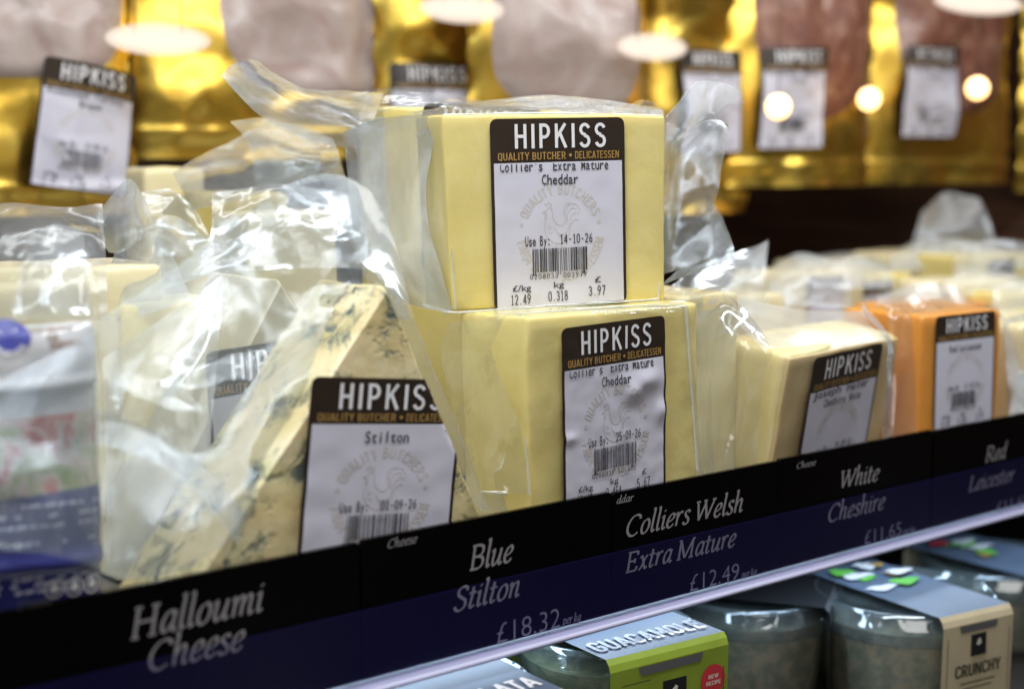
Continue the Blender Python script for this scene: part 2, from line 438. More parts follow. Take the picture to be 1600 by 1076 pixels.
def ridge(mb, pts, w=.0007, inv=None, m='ridge'):
    q = [P(*p) for p in pts]; n = max(8, 10 * len(q)); V = []
    for i in range(n + 1):
        a = spline(q, i / n); b = spline(q, min(1, i / n + .01)); c = spline(q, max(0, i / n - .01)); d = (b - c).normalized()
        s_ = d.cross(a - Vector((0, 0, ZC))).normalized(); k = w * (.6 + .8 * abs(mnoise.noise(a * 90)))
        f = (Vector((0, 0, ZC)) - a).normalized() * w * .8
        V += [a - s_ * k, a + f, a + s_ * k]
    if inv is not None: V = [inv @ v for v in V]
    mb.add(V, [f for i in range(n) for f in ((3 * i, 3 * i + 3, 3 * i + 4, 3 * i + 1), (3 * i + 1, 3 * i + 4, 3 * i + 5, 3 * i + 2))], m, [(0, 0)] * len(V), True)
def pg(rows, dd=0): return [[P(q[0], q[1], q[2] + dd) for q in r] for r in rows]

# ------------------------------------------------------------------ lettering
def smooth_pts(pts, n=7):
    pts = [Vector((x, y)) for x, y in pts]
    if len(pts) == 2: return pts
    N = (len(pts) - 1) * n
    return [spline(pts, i / N) for i in range(N + 1)]
def ribbon(pts, wfun):
    V = []; n = len(pts)
    for i, p in enumerate(pts):
        d = pts[min(i + 1, n - 1)] - pts[max(i - 1, 0)]
        d = d.normalized() if d.length > 1e-9 else Vector((1, 0))
        w = wfun(d) * .5; q = Vector((-d.y, d.x)) * w
        V += [p + q, p - q]
    return V, [(2 * i, 2 * i + 1, 2 * i + 3, 2 * i + 2) for i in range(n - 1)]
SER = {  # italic book hand: x-height .46, capitals .68
 'a': (.40, [[(.36, .36), (.27, .45), (.16, .43), (.06, .27), (.05, .10), (.11, .01), (.2, .04), (.33, .24)], [(.36, .46), (.33, .3), (.31, .1), (.35, .0), (.42, .06)]]),
 'c': (.33, [[(.34, .38), (.28, .45), (.18, .43), (.07, .28), (.05, .12), (.11, .01), (.21, .01), (.32, .10)]]),
 'd': (.41, [[(.36, .36), (.27, .45), (.16, .43), (.06, .27), (.05, .10), (.11, .01), (.2, .04), (.33, .24)], [(.30, .76), (.37, .76)], [(.37, .76), (.33, .36), (.31, .1), (.35, 0), (.42, .06)]]),
 'e': (.34, [[(.07, .19), (.2, .23), (.31, .32), (.31, .42), (.24, .46), (.14, .40), (.06, .25), (.05, .1), (.12, .01), (.22, .01), (.32, .10)]]),
 'g': (.40, [[(.36, .36), (.27, .45), (.16, .43), (.06, .27), (.05, .10), (.11, .01), (.2, .04), (.33, .24)], [(.37, .46), (.33, .2), (.30, -.1), (.2, -.22), (.04, -.18)]]),
 'h': (.43, [[(.02, .75), (.10, .76), (.08, .4), (.07, 0)], [(.08, .22), (.16, .38), (.26, .46), (.33, .41), (.32, .25), (.31, .08), (.35, 0), (.43, .06)]]),
 'i': (.18, [[(.01, .38), (.08, .45), (.09, .38), (.07, .1), (.11, 0), (.19, .06)], [(.09, .63), (.12, .60)]]),
 'k': (.39, [[(.02, .75), (.10, .76), (.08, .4), (.07, 0)], [(.08, .18), (.2, .24), (.31, .36), (.28, .45), (.18, .41)], [(.15, .23), (.25, .08), (.31, 0), (.40, .06)]]),
 'l': (.18, [[(.02, .75), (.10, .76), (.08, .4), (.07, .1), (.11, 0), (.19, .06)]]),
 'm': (.62, [[(.01, .38), (.07, .45), (.09, .38), (.07, 0)], [(.08, .22), (.16, .38), (.25, .46), (.30, .40), (.29, .2), (.28, 0)], [(.29, .22), (.37, .38), (.46, .46), (.52, .40), (.51, .25), (.50, .08), (.54, 0), (.62, .06)]]),
 'n': (.42, [[(.01, .38), (.07, .45), (.09, .38), (.07, 0)], [(.08, .22), (.16, .38), (.26, .46), (.32, .41), (.31, .25), (.30, .08), (.34, 0), (.42, .06)]]),
 'o': (.38, [[(.22, .45), (.12, .40), (.05, .24), (.06, .08), (.14, 0), (.25, .03), (.34, .18), (.34, .36), (.27, .45), (.2, .45)]]),
 'p': (.40, [[(.01, .38), (.07, .45), (.09, .38), (.07, -.22)], [(.09, .3), (.18, .43), (.28, .46), (.36, .36), (.34, .14), (.24, .01), (.14, .01), (.08, .1)]]),
 'r': (.30, [[(.01, .38), (.07, .45), (.09, .38), (.07, 0)], [(.08, .22), (.15, .38), (.22, .46), (.31, .43)]]),
 's': (.29, [[(.28, .39), (.22, .46), (.12, .44), (.08, .36), (.13, .27), (.23, .18), (.25, .08), (.18, 0), (.08, .01), (.01, .08)]]),
 't': (.25, [[(.13, .62), (.11, .3), (.08, .1), (.13, 0), (.24, .07)], [(.0, .44), (.25, .45)]]),
 'u': (.43, [[(.01, .38), (.07, .45), (.09, .38), (.06, .14), (.10, .01), (.18, .03), (.28, .16), (.34, .34)], [(.36, .46), (.33, .25), (.31, .08), (.35, 0), (.43, .06)]]),
 'x': (.38, [[(.02, .40), (.10, .45), (.16, .34), (.24, .1), (.31, 0), (.38, .06)], [(.36, .43), (.29, .41), (.10, .04), (.02, .02)]]),
 'H': (.68, [[(.12, .67), (.12, .01)], [(.55, .67), (.55, .01)], [(.12, .35), (.55, .35)], [(.04, .67), (.22, .67)], [(.04, .01), (.22, .01)], [(.45, .67), (.65, .67)], [(.45, .01), (.65, .01)]]),
 'C': (.58, [[(.56, .53), (.53, .63), (.40, .68), (.22, .62), (.08, .42), (.07, .2), (.19, .03), (.36, .0), (.52, .09)]]),
 'B': (.55, [[(.12, .67), (.12, .01)], [(.04, .67), (.3, .67), (.45, .60), (.44, .44), (.30, .36), (.13, .36)], [(.28, .36), (.46, .30), (.49, .14), (.36, .02), (.04, .01)]]),
 'S': (.46, [[(.43, .56), (.38, .66), (.24, .68), (.12, .60), (.13, .46), (.26, .36), (.39, .26), (.40, .11), (.28, .0), (.13, .01), (.03, .13)]]),
 'W': (.84, [[(.08, .67), (.22, .02)], [(.22, .02), (.45, .62)], [(.42, .67), (.58, .02)], [(.58, .02), (.83, .66)], [(.0, .67), (.18, .67)], [(.34, .67), (.50, .67)], [(.74, .67), (.91, .67)]]),
 'E': (.52, [[(.12, .67), (.12, .01)], [(.04, .67), (.46, .67), ], [(.46, .67), (.46, .54)], [(.12, .35), (.36, .36)], [(.36, .43), (.36, .28)], [(.04, .01), (.46, .01)], [(.46, .01), (.49, .15)]]),
 'M': (.82, [[(.12, .66), (.12, .01)], [(.12, .67), (.38, .03)], [(.38, .03), (.68, .66)], [(.68, .67), (.68, .01)], [(.03, .67), (.14, .67)], [(.03, .01), (.21, .01)], [(.58, .01), (.78, .01)], [(.66, .67), (.77, .67)]]),
 'R': (.58, [[(.12, .67), (.12, .01)], [(.04, .67), (.3, .67), (.46, .59), (.45, .43), (.31, .34), (.13, .34)], [(.28, .34), (.42, .12), (.52, .01), (.6, .01)], [(.04, .01), (.22, .01)]]),
 'L': (.48, [[(.12, .67), (.12, .01)], [(.04, .67), (.22, .67)], [(.04, .01), (.45, .01)], [(.45, .01), (.48, .16)]]),
 'F': (.48, [[(.12, .67), (.12, .01)], [(.04, .67), (.46, .67)], [(.46, .67), (.46, .54)], [(.12, .35), (.36, .36)], [(.04, .01), (.22, .01)]]),
}
def A_(cx, cy, rx, ry, a0, a1, n=9):
    return [(cx + rx * math.cos(R(a0 + (a1 - a0) * i / n)), cy + ry * math.sin(R(a0 + (a1 - a0) * i / n))) for i in range(n + 1)]
# condensed capitals and numerals, one even pen: height 1, box width .42, r .21
DIN = {
 'H': (.5, [[(.06, 0), (.06, 1)], [(.44, 0), (.44, 1)], [(.06, .5), (.44, .5)]]),
 'I': (.12, [[(.06, 0), (.06, 1)]]),
 'P': (.47, [[(.06, 0), (.06, 1)], [(.0, .945), (.22, .945)] + A_(.22, .70, .19, .245, 90, -90) + [(.06, .455)]]),
 'K': (.52, [[(.06, 0), (.06, 1)], [(.46, 1), (.06, .40)], [(.22, .60), (.48, 0)]]),
 'S': (.48, [A_(.24, .74, .185, .205, 15, 270, 12) + A_(.24, .26, .19, .215, 88, -165, 12)]),
 'Q': (.5, [A_(.25, .74, .19, .205, 0, 180) + A_(.25, .26, .19, .205, 180, 360) + [(.44, .74)], [(.30, .16), (.46, -.05)]]),
 'U': (.5, [[(.06, 1)] + A_(.25, .26, .19, .205, 180, 360) + [(.44, 1)]]),
 'A': (.52, [[(.03, 0), (.26, 1)], [(.26, 1), (.49, 0)], [(.11, .27), (.41, .27)]]),
 'L': (.42, [[(.06, 0), (.06, 1)], [(.06, .055), (.40, .055)]]),
 'T': (.44, [[(.22, 0), (.22, 1)], [(0, .945), (.44, .945)]]),
 'Y': (.48, [[(.02, 1), (.24, .45)], [(.46, 1), (.24, .45)], [(.24, .47), (.24, 0)]]),
 'B': (.49, [[(.06, 0), (.06, 1)], [(.0, .945), (.22, .945)] + A_(.22, .735, .17, .21, 90, -90) + [(.06, .525)], [(.06, .525), (.23, .525)] + A_(.23, .29, .2, .235, 90, -90) + [(0, .055)]]),
 'C': (.48, [A_(.25, .73, .19, .215, 0, 180) + A_(.25, .27, .19, .215, 180, 360)]),
 'E': (.43, [[(.06, 0), (.06, 1)], [(.06, .945), (.41, .945)], [(.06, .52), (.36, .52)], [(.06, .055), (.41, .055)]]),
 'R': (.49, [[(.06, 0), (.06, 1)], [(.0, .945), (.22, .945)] + A_(.22, .71, .19, .235, 90, -90) + [(.06, .475)], [(.26, .47), (.45, 0)]]),
 'D': (.5, [[(.06, 0), (.06, 1)], [(.0, .945), (.22, .945)] + A_(.22, .72, .22, .225, 90, 0) + A_(.22, .28, .22, .225, 0, -90) + [(0, .055)]]),
 'N': (.52, [[(.06, 0), (.06, 1)], [(.06, 1), (.46, 0)], [(.46, 0), (.46, 1)]]),
 'M': (.6, [[(.06, 0), (.06, 1)], [(.06, 1), (.3, .3)], [(.3, .3), (.54, 1)], [(.54, 0), (.54, 1)]]),
 'F': (.42, [[(.06, 0), (.06, 1)], [(.06, .945), (.41, .945)], [(.06, .50), (.36, .50)]]),
 'O': (.5, [A_(.25, .74, .19, .205, 0, 180) + A_(.25, .26, .19, .205, 180, 360) + [(.44, .74)]]),
 'G': (.5, [A_(.25, .73, .19, .215, 0, 180) + A_(.25, .27, .19, .215, 180, 360) + [(.44, .48), (.26, .48)]]),
 'V': (.48, [[(.02, 1), (.24, 0)], [(.46, 1), (.24, 0)]]),
 'W': (.7, [[(.02, 1), (.18, 0)], [(.18, 0), (.35, 1)], [(.35, 1), (.52, 0)], [(.68, 1), (.52, 0)]]),
 '0': (.5, [A_(.25, .74, .19, .205, 0, 180) + A_(.25, .26, .19, .205, 180, 360) + [(.44, .74)]]),
 '1': (.5, [[(.27, 0), (.27, 1)], [(.27, .97), (.12, .82)], [(.12, .04), (.42, .04)]]),
 '2': (.5, [A_(.25, .74, .19, .21, 170, -30) + [(.08, .06)], [(.05, .05), (.46, .05)]]),
 '3': (.5, [A_(.24, .735, .17, .21, 160, -90) + A_(.24, .27, .2, .22, 90, -160)]),
 '4': (.5, [[(.34, 0), (.34, 1)], [(.34, .98), (.04, .3)], [(.03, .28), (.48, .28)]]),
 '5': (.5, [[(.42, .95), (.1, .95)], [(.1, .97), (.08, .5)], [(.08, .52)] + A_(.24, .3, .2, .25, 110, -150)]),
 '6': (.5, [A_(.25, .28, .19, .23, 0, 360, 14), [(.40, .97), (.20, .75), (.07, .34)]]),
 '7': (.5, [[(.04, .95), (.46, .95)], [(.45, .95), (.18, 0)]]),
 '8': (.5, [A_(.25, .74, .17, .21, 0, 360, 14), A_(.25, .27, .19, .22, 0, 360, 14)]),
 '9': (.5, [A_(.25, .72, .19, .23, 0, 360, 14), [(.43, .66), (.30, .25), (.10, .03)]]),
 '-': (.4, [[(.05, .45), (.35, .45)]]), '.': (.18, [[(.09, 0), (.09, .13)]]), '!': (.18, [[(.09, 0), (.09, .13)], [(.09, .3), (.09, 1)]]),
}
def glyph_text(s, font, pen=.13, track=.1, shear=0.0, fixed=None):
    """-> verts, faces, width; capital height is 1"""
    V = []; Fs = []; x = 0; lay = []
    for ch in s:
        if ch == ' ': x += fixed or .28; continue
        if font is SER:
            w, strokes = font[ch]; k = 1 / .68
            wf = lambda d: .046 + .056 * abs(d.y * .82 - d.x * .35)
        else:
            w, strokes = font[ch]; k = 1; wf = lambda d: pen
        off = (fixed - w) / 2 if fixed else 0
        for st in strokes:
            pts = smooth_pts(st) if font is SER else [Vector(p) for p in st]
            v, f = ribbon(pts, wf); b = len(V)
            V += [Vector(((p.x + off) * k + x + shear * p.y * k, p.y * k, .12 * (len(lay) % 5))) for p in v]; lay.append(0)
            Fs += [[b + i for i in q] for q in f]
        x += fixed if fixed else w * k + track
    return V, Fs, x
_tc = {}
def sans_text(s, bold=0.0, fixed=None):
    """Blender's own built-in font turned into mesh; capital height 1"""
    def raw(q):
        if (q, bold) in _tc: return _tc[(q, bold)]
        cu = bpy.data.curves.new('lettering', 'FONT'); cu.body = q; cu.offset = bold; cu.resolution_u = 3
        o = bpy.data.objects.new('lettering', cu); COL.objects.link(o)
        me = o.evaluated_get(bpy.context.evaluated_depsgraph_get()).to_mesh()
        v = [Vector((p.co.x, p.co.y)) for p in me.vertices]; f = [list(p.vertices) for p in me.polygons]
        bpy.data.objects.remove(o); bpy.data.curves.remove(cu)
        _tc[(q, bold)] = (v, f); return v, f
    k = 1 / .69
    if not fixed:
        v, f = raw(s); v = [p * k for p in v]
        return v, f, max([p.x for p in v] or [1])
    V = []; Fs = []
    for i, ch in enumerate(s):
        if ch == ' ': continue
        v, f = raw(ch)
        if not v: continue
        x0 = min(p.x for p in v); x1 = max(p.x for p in v); w = max(x1 - x0, 1e-4)
        sx = min(1.0 / 1, fixed * .84 / (w * k)) ; b = len(V)
        V += [Vector(((p.x - (x0 + x1) / 2) * k * sx + (i + .5) * fixed, p.y * k)) for p in v]; Fs += [[b + j for j in q] for q in f]
    return V, Fs, len(s) * fixed
def put(mb, txt, x0, x1, y, h, m, mapf, lay):
    """fit a text to x0..x1 with baseline y and capital height h, through mapf(x, y, layer)"""
    V, Fs, w = txt
    a = min(p.x for p in V); b = max(p.x for p in V); sx = (x1 - x0) / (b - a)
    mb.add([mapf(x0 + (p.x - a) * sx, y + p.y * h, lay + (p.z if len(p) > 2 else 0)) for p in V], Fs, m)
def put_arc(mb, s, cx, cy, r, a0, a1, h, m, mapf, lay, inward=False, pen=.16):
    """letters round a ring; inward: bottom text that reads left to right"""
    ws = [(DIN[c][0] if c in DIN else .28) + .14 for c in s]; tot = sum(ws); acc = 0
    for c, w in zip(s, ws):
        a = R(a0 + (a1 - a0) * (acc + w / 2) / tot); acc += w
        if c == '*':
            circ = [(cx + (r + h / 2) * math.cos(a) + h * .18 * math.cos(k), cy + (r + h / 2) * math.sin(a) + h * .18 * math.sin(k)) for k in np.linspace(0, 6.283, 11)[:-1]]
            mb.add([mapf(x, y, lay) for x, y in circ], [list(range(10))], m); continue
        if c == ' ': continue
        V, Fs, _ = glyph_text(c, DIN, pen)
        gw = DIN[c][0]; up = Vector((math.cos(a), math.sin(a))); rt = Vector((up.y, -up.x))
        rr = r
        if inward: up = -up; rt = -rt; rr = r + h
        base = Vector((cx, cy)) + Vector((math.cos(a), math.sin(a))) * rr
        pts = [base + rt * ((p.x - gw / 2) * h) + up * (p.y * h) for p in V]
        mb.add([mapf(q.x, q.y, lay + p.z) for q, p in zip(pts, V)], Fs, m)

# line drawing of a cockerel, units of the emblem's radius
COCK = [[(-.33, .62), (-.42, .50), (-.38, .36), (-.44, .20), (-.46, -.02), (-.36, -.26), (-.16, -.42), (.10, -.44), (.28, -.30), (.36, -.08), (.34, .12)],
        [(-.33, .62), (-.24, .60), (-.20, .48), (-.18, .30), (-.06, .12), (.12, .08), (.24, .22)],
        [(-.42, .54), (-.52, .48), (-.42, .46)], [(-.40, .66), (-.44, .76), (-.36, .70), (-.33, .80), (-.28, .70), (-.22, .74), (-.24, .62)],
        [(-.40, .44), (-.46, .36), (-.42, .30), (-.37, .36)],
        [(.24, .22), (.22, .48), (.34, .68), (.56, .70), (.70, .54), (.66, .40)], [(.28, .16), (.30, .42), (.44, .58), (.60, .54)], [(.34, .12), (.42, .34), (.54, .44), (.66, .40)],
        [(.34, .02), (.50, .22), (.64, .24)], [(.22, .30), (.16, .52), (.26, .70), (.40, .76)],
        [(-.14, .02), (.02, -.18), (.24, -.14), (.32, .02)], [(-.10, -.06), (.06, -.28), (.26, -.22)], [(-.36, .1), (-.30, .0), (-.22, .06)], [(-.36, -.08), (-.28, -.16), (-.20, -.1)],
        [(-.10, -.43), (-.14, -.66), (-.30, -.74)], [(-.14, -.66), (-.02, -.76)], [(.08, -.44), (.08, -.66), (-.04, -.74)], [(.08, -.66), (.22, -.74)]]

LW, LH = .0655, .0835
def make_label(parent, x, z, roll=0.0, y=-.0006, product=('Collier\'s  Extra Mature', 'Cheddar'), date='14-10-26', num='0208033 003979',
               vals=('12.49', '0.318', '3.97'), warp=None, detail=2, seed=1, scale=1.0, fold=None, full_bottom=True, wide=1.0):
    """price label: one sheet, printed; x, z are its top left corner on the pack's front"""
    mb = MB(); c, s = math.cos(roll), math.sin(roll); mm = .001 * scale
    def mapf(u, v, lay=0):
        u_, v_ = u * mm * wide, v * mm
        dy = warp(u, v) if warp else 0
        q = (x + u_ * c - v_ * s, y - lay * .00009 - dy, z + u_ * s + v_ * c)
        return fold(q) if fold else q
    Wm, Hm = LW * 1000, LH * 1000
    def sheet(u0, v0, u1, v1, m, lay, r=0, n=26):
        us = np.linspace(u0, u1, n + 1); vs = np.linspace(v1, v0, n + 1); pts = []
        for vv in vs:
            for uu in us:
                q, w_ = uu, vv
                if r:
                    cx = min(max(q, u0 + r), u1 - r); cy = min(max(w_, v0 + r), v1 - r)
                    dx, dy = q - cx, w_ - cy; l = math.hypot(dx, dy)
                    k = max(abs(dx), abs(dy))
                    if l > 1e-9: q, w_ = cx + dx / l * k, cy + dy / l * k
                pts.append(mapf(q, w_, lay))
        fs = [(j * (n + 1) + i, (j + 1) * (n + 1) + i, (j + 1) * (n + 1) + i + 1, j * (n + 1) + i + 1) for j in range(n) for i in range(n)]
        mb.add(pts, fs, m, smooth=True)
    sheet(0, -Hm, Wm, 0, 'brown', 0, 3.2, 44 if warp or fold else 18)
    sheet(1.5, -Hm + (1.0 if not full_bottom else .9), Wm - 1.5, -19.2, 'paper', 1, 0, 44 if warp or fold else 8)
    if detail >= 1:
        put(mb, glyph_text('HIPKISS', DIN, .135, .23), 11.6, 56, -13.0, 10.6, 'white_ink', mapf, 3)
        t = glyph_text('QUALITY BUTCHER', DIN, .125, .13); put(mb, t, 3.4, 36.0, -18.0, 3.3, 'gold_ink', mapf, 3)
        put(mb, glyph_text('DELICATESSEN', DIN, .125, .13), 40.6, 62.4, -18.0, 3.3, 'gold_ink', mapf, 3)
        mb.add([mapf(38.3 + .75 * math.cos(k), -16.3 + .75 * math.sin(k), 3) for k in np.linspace(0, 6.283, 11)[:-1]], [list(range(10))], 'gold_ink')
    # emblem
    cx, cy = 33.0, -50.5
    if detail >= 1:
        put_arc(mb, 'QUALITY BUTCHERS', cx, cy, 17.2, 158, 22, 4.6, 'tan_ink', mapf, 2)
        put_arc(mb, 'FARM SHOP * DELICATESSEN', cx, cy, 17.2, 188, 352, 4.6, 'tan_ink', mapf, 2, True)
        for sx in (-1, 1):
            mb.add([mapf(cx + sx * 19 + .9 * math.cos(k), cy + 4.2 + .9 * math.sin(k), 2) for k in np.linspace(0, 6.283, 11)[:-1]], [list(range(10))], 'tan_ink')
    if detail >= 2:
        for st in COCK:
            v, f = ribbon(smooth_pts([(a * 15 + cx - 1, b * 15 + cy + 2) for a, b in st], 5), lambda d: .38)
            mb.add([mapf(p.x, p.y, 2) for p in v], f, 'tan_ink')
    # thermal print
    if detail >= 1:
        if len(product) > 1:
            q = sans_text(product[0], .012, .62); V, Fs, w = q
            if detail >= 2:   # its top is cut off by the header in the print: letters are squeezed under the brown band
                V = [Vector((p.x, min(p.y, .74))) for p in V]
            put(mb, (V, Fs, w), 4.2, 57, -22.9, 4.3, 'black_ink', mapf, 4)
            put(mb, sans_text(product[1], .012, .62), 33 - 1.27 * len(product[1]), 33 + 1.27 * len(product[1]), -29, 4.4, 'black_ink', mapf, 4)
        else:
            put(mb, sans_text(product[0], .012, .62), 33 - 1.35 * len(product[0]), 33 + 1.35 * len(product[0]), -27, 4.8, 'black_ink', mapf, 4)
        put(mb, sans_text('Use By:', .012, .62), 15.4, 27.2, -55.8, 4.3, 'black_ink', mapf, 4)
        put(mb, glyph_text(date, DIN, .13, fixed=.62), 32.6, 48.4, -55.4, 4.1, 'black_ink', mapf, 4)
        r = random.Random(seed); xx = 18.8; k = 0
        while xx < 45.2:
            w = r.choice((.3, .3, .45, .6, .9)); g = r.choice((.3, .3, .45, .7))
            lo = -67.6 if not (k % 14 in (0, 1)) else -69.2
            q = [mapf(a, b, 4) for a, b in ((xx, -57.2), (xx, lo), (xx + w, lo), (xx + w, -57.2))]
            mb.add(q, [(0, 1, 2, 3)], 'black_ink'); xx += w + g; k += 1
        put(mb, glyph_text(num, DIN, .11, fixed=.72), 17.4, 45.2, -70.6, 2.3, 'black_ink', mapf, 5)
        for (a, b, yb, cap), v_ in zip(((8, 17.4, -81.4, '£/kg'), (26, 35.6, -80.8, 'kg'), (46, 54.6, -79.6, '£')), vals):
            put(mb, glyph_text(v_, DIN, .12, fixed=.60), a, b, yb, 4.4, 'black_ink', mapf, 4)
            l = .6 + .95 * len(cap); put(mb, sans_text(cap, .01), (a + b) / 2 + .6 - l, (a + b) / 2 + .6 + l, yb + 5.9, 2.6, 'black_ink', mapf, 4)
    return mb.build('label', parent)

# ================================================================== the setting
mb = MB(); box(mb, (-1.2, .010, -.008), (1.6, 1.05, -.0005), 'steel')
tag(mb.build('shelf_deck', None, frame(O0, YAW)), None, None, kind='structure')
mb = MB(); box(mb, (-1.2, -.12, -.155), (1.6, .60, -.138), 'dark')
tag(mb.build('lower_shelf', None, frame(O0, YAW)), None, None, kind='structure')
mb = MB(); box(mb, (-1.4, .94, -.3), (1.8, .97, .9), 'wood')
tag(mb.build('back_wall', None, frame(O0, YAW)), None, None, kind='structure')
mb = MB(); box(mb, (-1.2, .40, -.138), (1.6, .42, -.010), 'dark')
tag(mb.build('lower_back_wall', None, frame(O0, YAW)), None, None, kind='structure')
mb = MB(); box(mb, (1.02, .02, 0), (1.05, .93, .9), 'wood')
tag(mb.build('side_wall', None, frame(O0, YAW)), None, None, kind='structure')

# ------------------------------------------------------------------ price rail and tickets
# local frame: x along the shelf, y into the case, z up; strip face at y = 0
STRIP = Matrix.Translation(O0) @ Matrix.Rotation(YAW, 4, 'Z')
def st(px, py): return onplane(px, py, O0, YAW)
ztop = .5 * (st(950, 772)[1] + st(560, 846)[1]); zlip = .5 * (st(950, 863)[1] + st(400, 984)[1]); zbot = .5 * (st(950, 968)[1] + st(620, 1050)[1])
print('strip z', st(950, 772), st(560, 846), st(1400, 685), 'lip', st(950, 863), st(400, 984), 'bot', st(950, 968), st(620, 1050), st(1500, 828))
rail = thing('ticket_rail', 'long navy price rail with a white rounded bottom edge along the shelf front', 'price rail', STRIP)
mb = MB(); box(mb, (-.6, .0035, zbot), (.95, .0075, ztop - .003), 'dark'); mb.build('backing_strip', rail)
mb = MB(); box(mb, (-.6, -.0040, zbot + .001), (.95, -.0028, zlip), 'lip'); mb.build('clear_lip', rail)
mb = MB()
seg = 10; prof = [(-.001 - .0042 * math.sin(math.pi * i / seg), zbot - .0004 - .0018 + .0018 * math.cos(math.pi * i / seg)) for i in range(seg + 1)] + [(.0075, zbot - .0040), (.0075, zbot - .0004)]
xs = np.linspace(-.6, .95, 60); V = [(x, a + .0003 * mnoise.noise(Vector((x * 9, 1, 0))), b) for x in xs for a, b in prof]; n = len(prof)
mb.add(V, [(i * n + j, (i + 1) * n + j, (i + 1) * n + (j + 1) % n, i * n + (j + 1) % n) for i in range(59) for j in range(n)], 'bead', smooth=True); mb.build('bottom_bead', rail)

def ticket(px0, px1, pyref, label, items, dz=0.0, dy=0.0):
    xa, xb = st(px0, pyref)[0], st(px1, pyref)[0]
    t = thing('price_ticket', label, 'price ticket', STRIP @ Matrix.Translation((xa, dy, 0)), 'black price tickets along the shelf front')
    mb = MB(); w = xb - xa; r = .0016; zt = ztop + dz; th = .0022
    out = [(0, zbot + .002), (w, zbot + .002)] + [(w - r + r * math.sin(k), zt - r + r * math.cos(k)) for k in np.linspace(math.pi / 2, 0, 5)] + [(r - r * math.sin(k), zt - r + r * math.cos(k)) for k in np.linspace(0, math.pi / 2, 5)]
    N = len(out); V = [(x, 0, z) for x, z in out] + [(x, th, z) for x, z in out]
    mb.add(V, [list(range(N)), list(range(2 * N - 1, N - 1, -1))] + [(i, (i + 1) % N, N + (i + 1) % N, N + i)[::-1] for i in range(N)], 'acrylic')
    for txt, kind, (ax, ay), (bx, by), cap, m in items:
        x0, z0 = st(ax, ay); x1, z1 = st(bx, by); zz = (z0 + z1) / 2
        hh = st(ax, ay - cap)[1] - z0
        if kind == 'ser':
            V2, F2, _ = glyph_text(txt, SER, 0, .07, .20)
        else: V2, F2, _ = sans_text(txt, -.012)
        put(mb, (V2, F2, 0), x0 - xa, x1 - xa, zz, hh, m, lambda a, b, l: (a, -.00012 * l - .00006, b), 1)
    mb.build('ticket_card', t)
    return t
ticket(-330, 562, 880, 'black ticket lettered Halloumi Cheese at the left end of the rail', [
    ('Halloumi', 'ser', (204, 994), (414, 956), 47, 'grey_ink'), ('Cheese', 'ser', (232, 1044), (384, 1016), 44, 'grey_ink'), ('Fresh', 'ser', (28, 951), (80, 943), 13, 'dark_ink')])
ticket(565, 955, 800, 'black ticket lettered Blue Stilton and £18.32 below the stilton wedge', [
    ('Blue', 'ser', (734, 890), (803, 876), 37, 'grey_ink'), ('Stilton', 'ser', (708, 953), (812, 932), 35, 'grey_ink'), ('Cheese', 'ser', (606, 856), (652, 847), 13, 'grey_ink'),
    ('£18.32', 'sans', (777, 1003), (875, 981), 32, 'price_ink'), ('per kg', 'ser', (879, 976), (908, 967), 12, 'price_ink')], .0004, .0002)
ticket(958, 1216, 760, 'black ticket lettered Colliers Welsh Extra Mature and £12.49', [
    ('Colliers Welsh', 'ser', (978, 838), (1160, 798), 31, 'grey_ink'), ('Extra Mature', 'ser', (977, 893), (1150, 853), 30, 'grey_ink'), ('ddar', 'ser', (963, 787), (990, 781), 11, 'grey_ink'),
    ('£12.49', 'sans', (1078, 923), (1154, 904), 26, 'price_ink'), ('per kg', 'ser', (1158, 902), (1182, 895), 9, 'price_ink')], -.0002, .0)
ticket(1219, 1456, 700, 'black ticket lettered White Cheshire and £11.65', [
    ('White', 'ser', (1314, 764), (1374, 748), 26, 'grey_ink'), ('Cheshire', 'ser', (1294, 816), (1383, 793), 26, 'grey_ink'), ('Cheese', 'ser', (1245, 732), (1275, 726), 9, 'grey_ink'),
    ('£11.65', 'sans', (1351, 850), (1408, 835), 21, 'price_ink'), ('per kg', 'ser', (1411, 834), (1430, 829), 8, 'price_ink')], .0003, .0002)
ticket(1462, 1900, 690, 'black ticket lettered Red Leicester at the right end of the rail', [
    ('Red', 'ser', (1540, 722), (1574, 714), 23, 'grey_ink'), ('Leicester', 'ser', (1514, 768), (1586, 750), 22, 'grey_ink'), ('£11.65', 'sans', (1558, 800), (1606, 789), 17, 'price_ink')], -.0006, .0004)

# ================================================================== cheeses in front
GC = 'vacuum packed cheeses on the top shelf'
def pack(name, label, cat, o, yaw, tilt=0, roll=0, group=GC):
    mw = frame(o, yaw, tilt, roll); t = thing(name, label, cat, mw, group); return t, mw, mw.inverted()
def block(t, w, d, h, m, r=.0018, amp=.0004, seed=0, front=None, fn=None):
    mb = MB(); rbox(mb, (0, 0, 0), (w, d, h), r, m, amp, seed, fn=fn); 
    return mb.build('cheese', t)

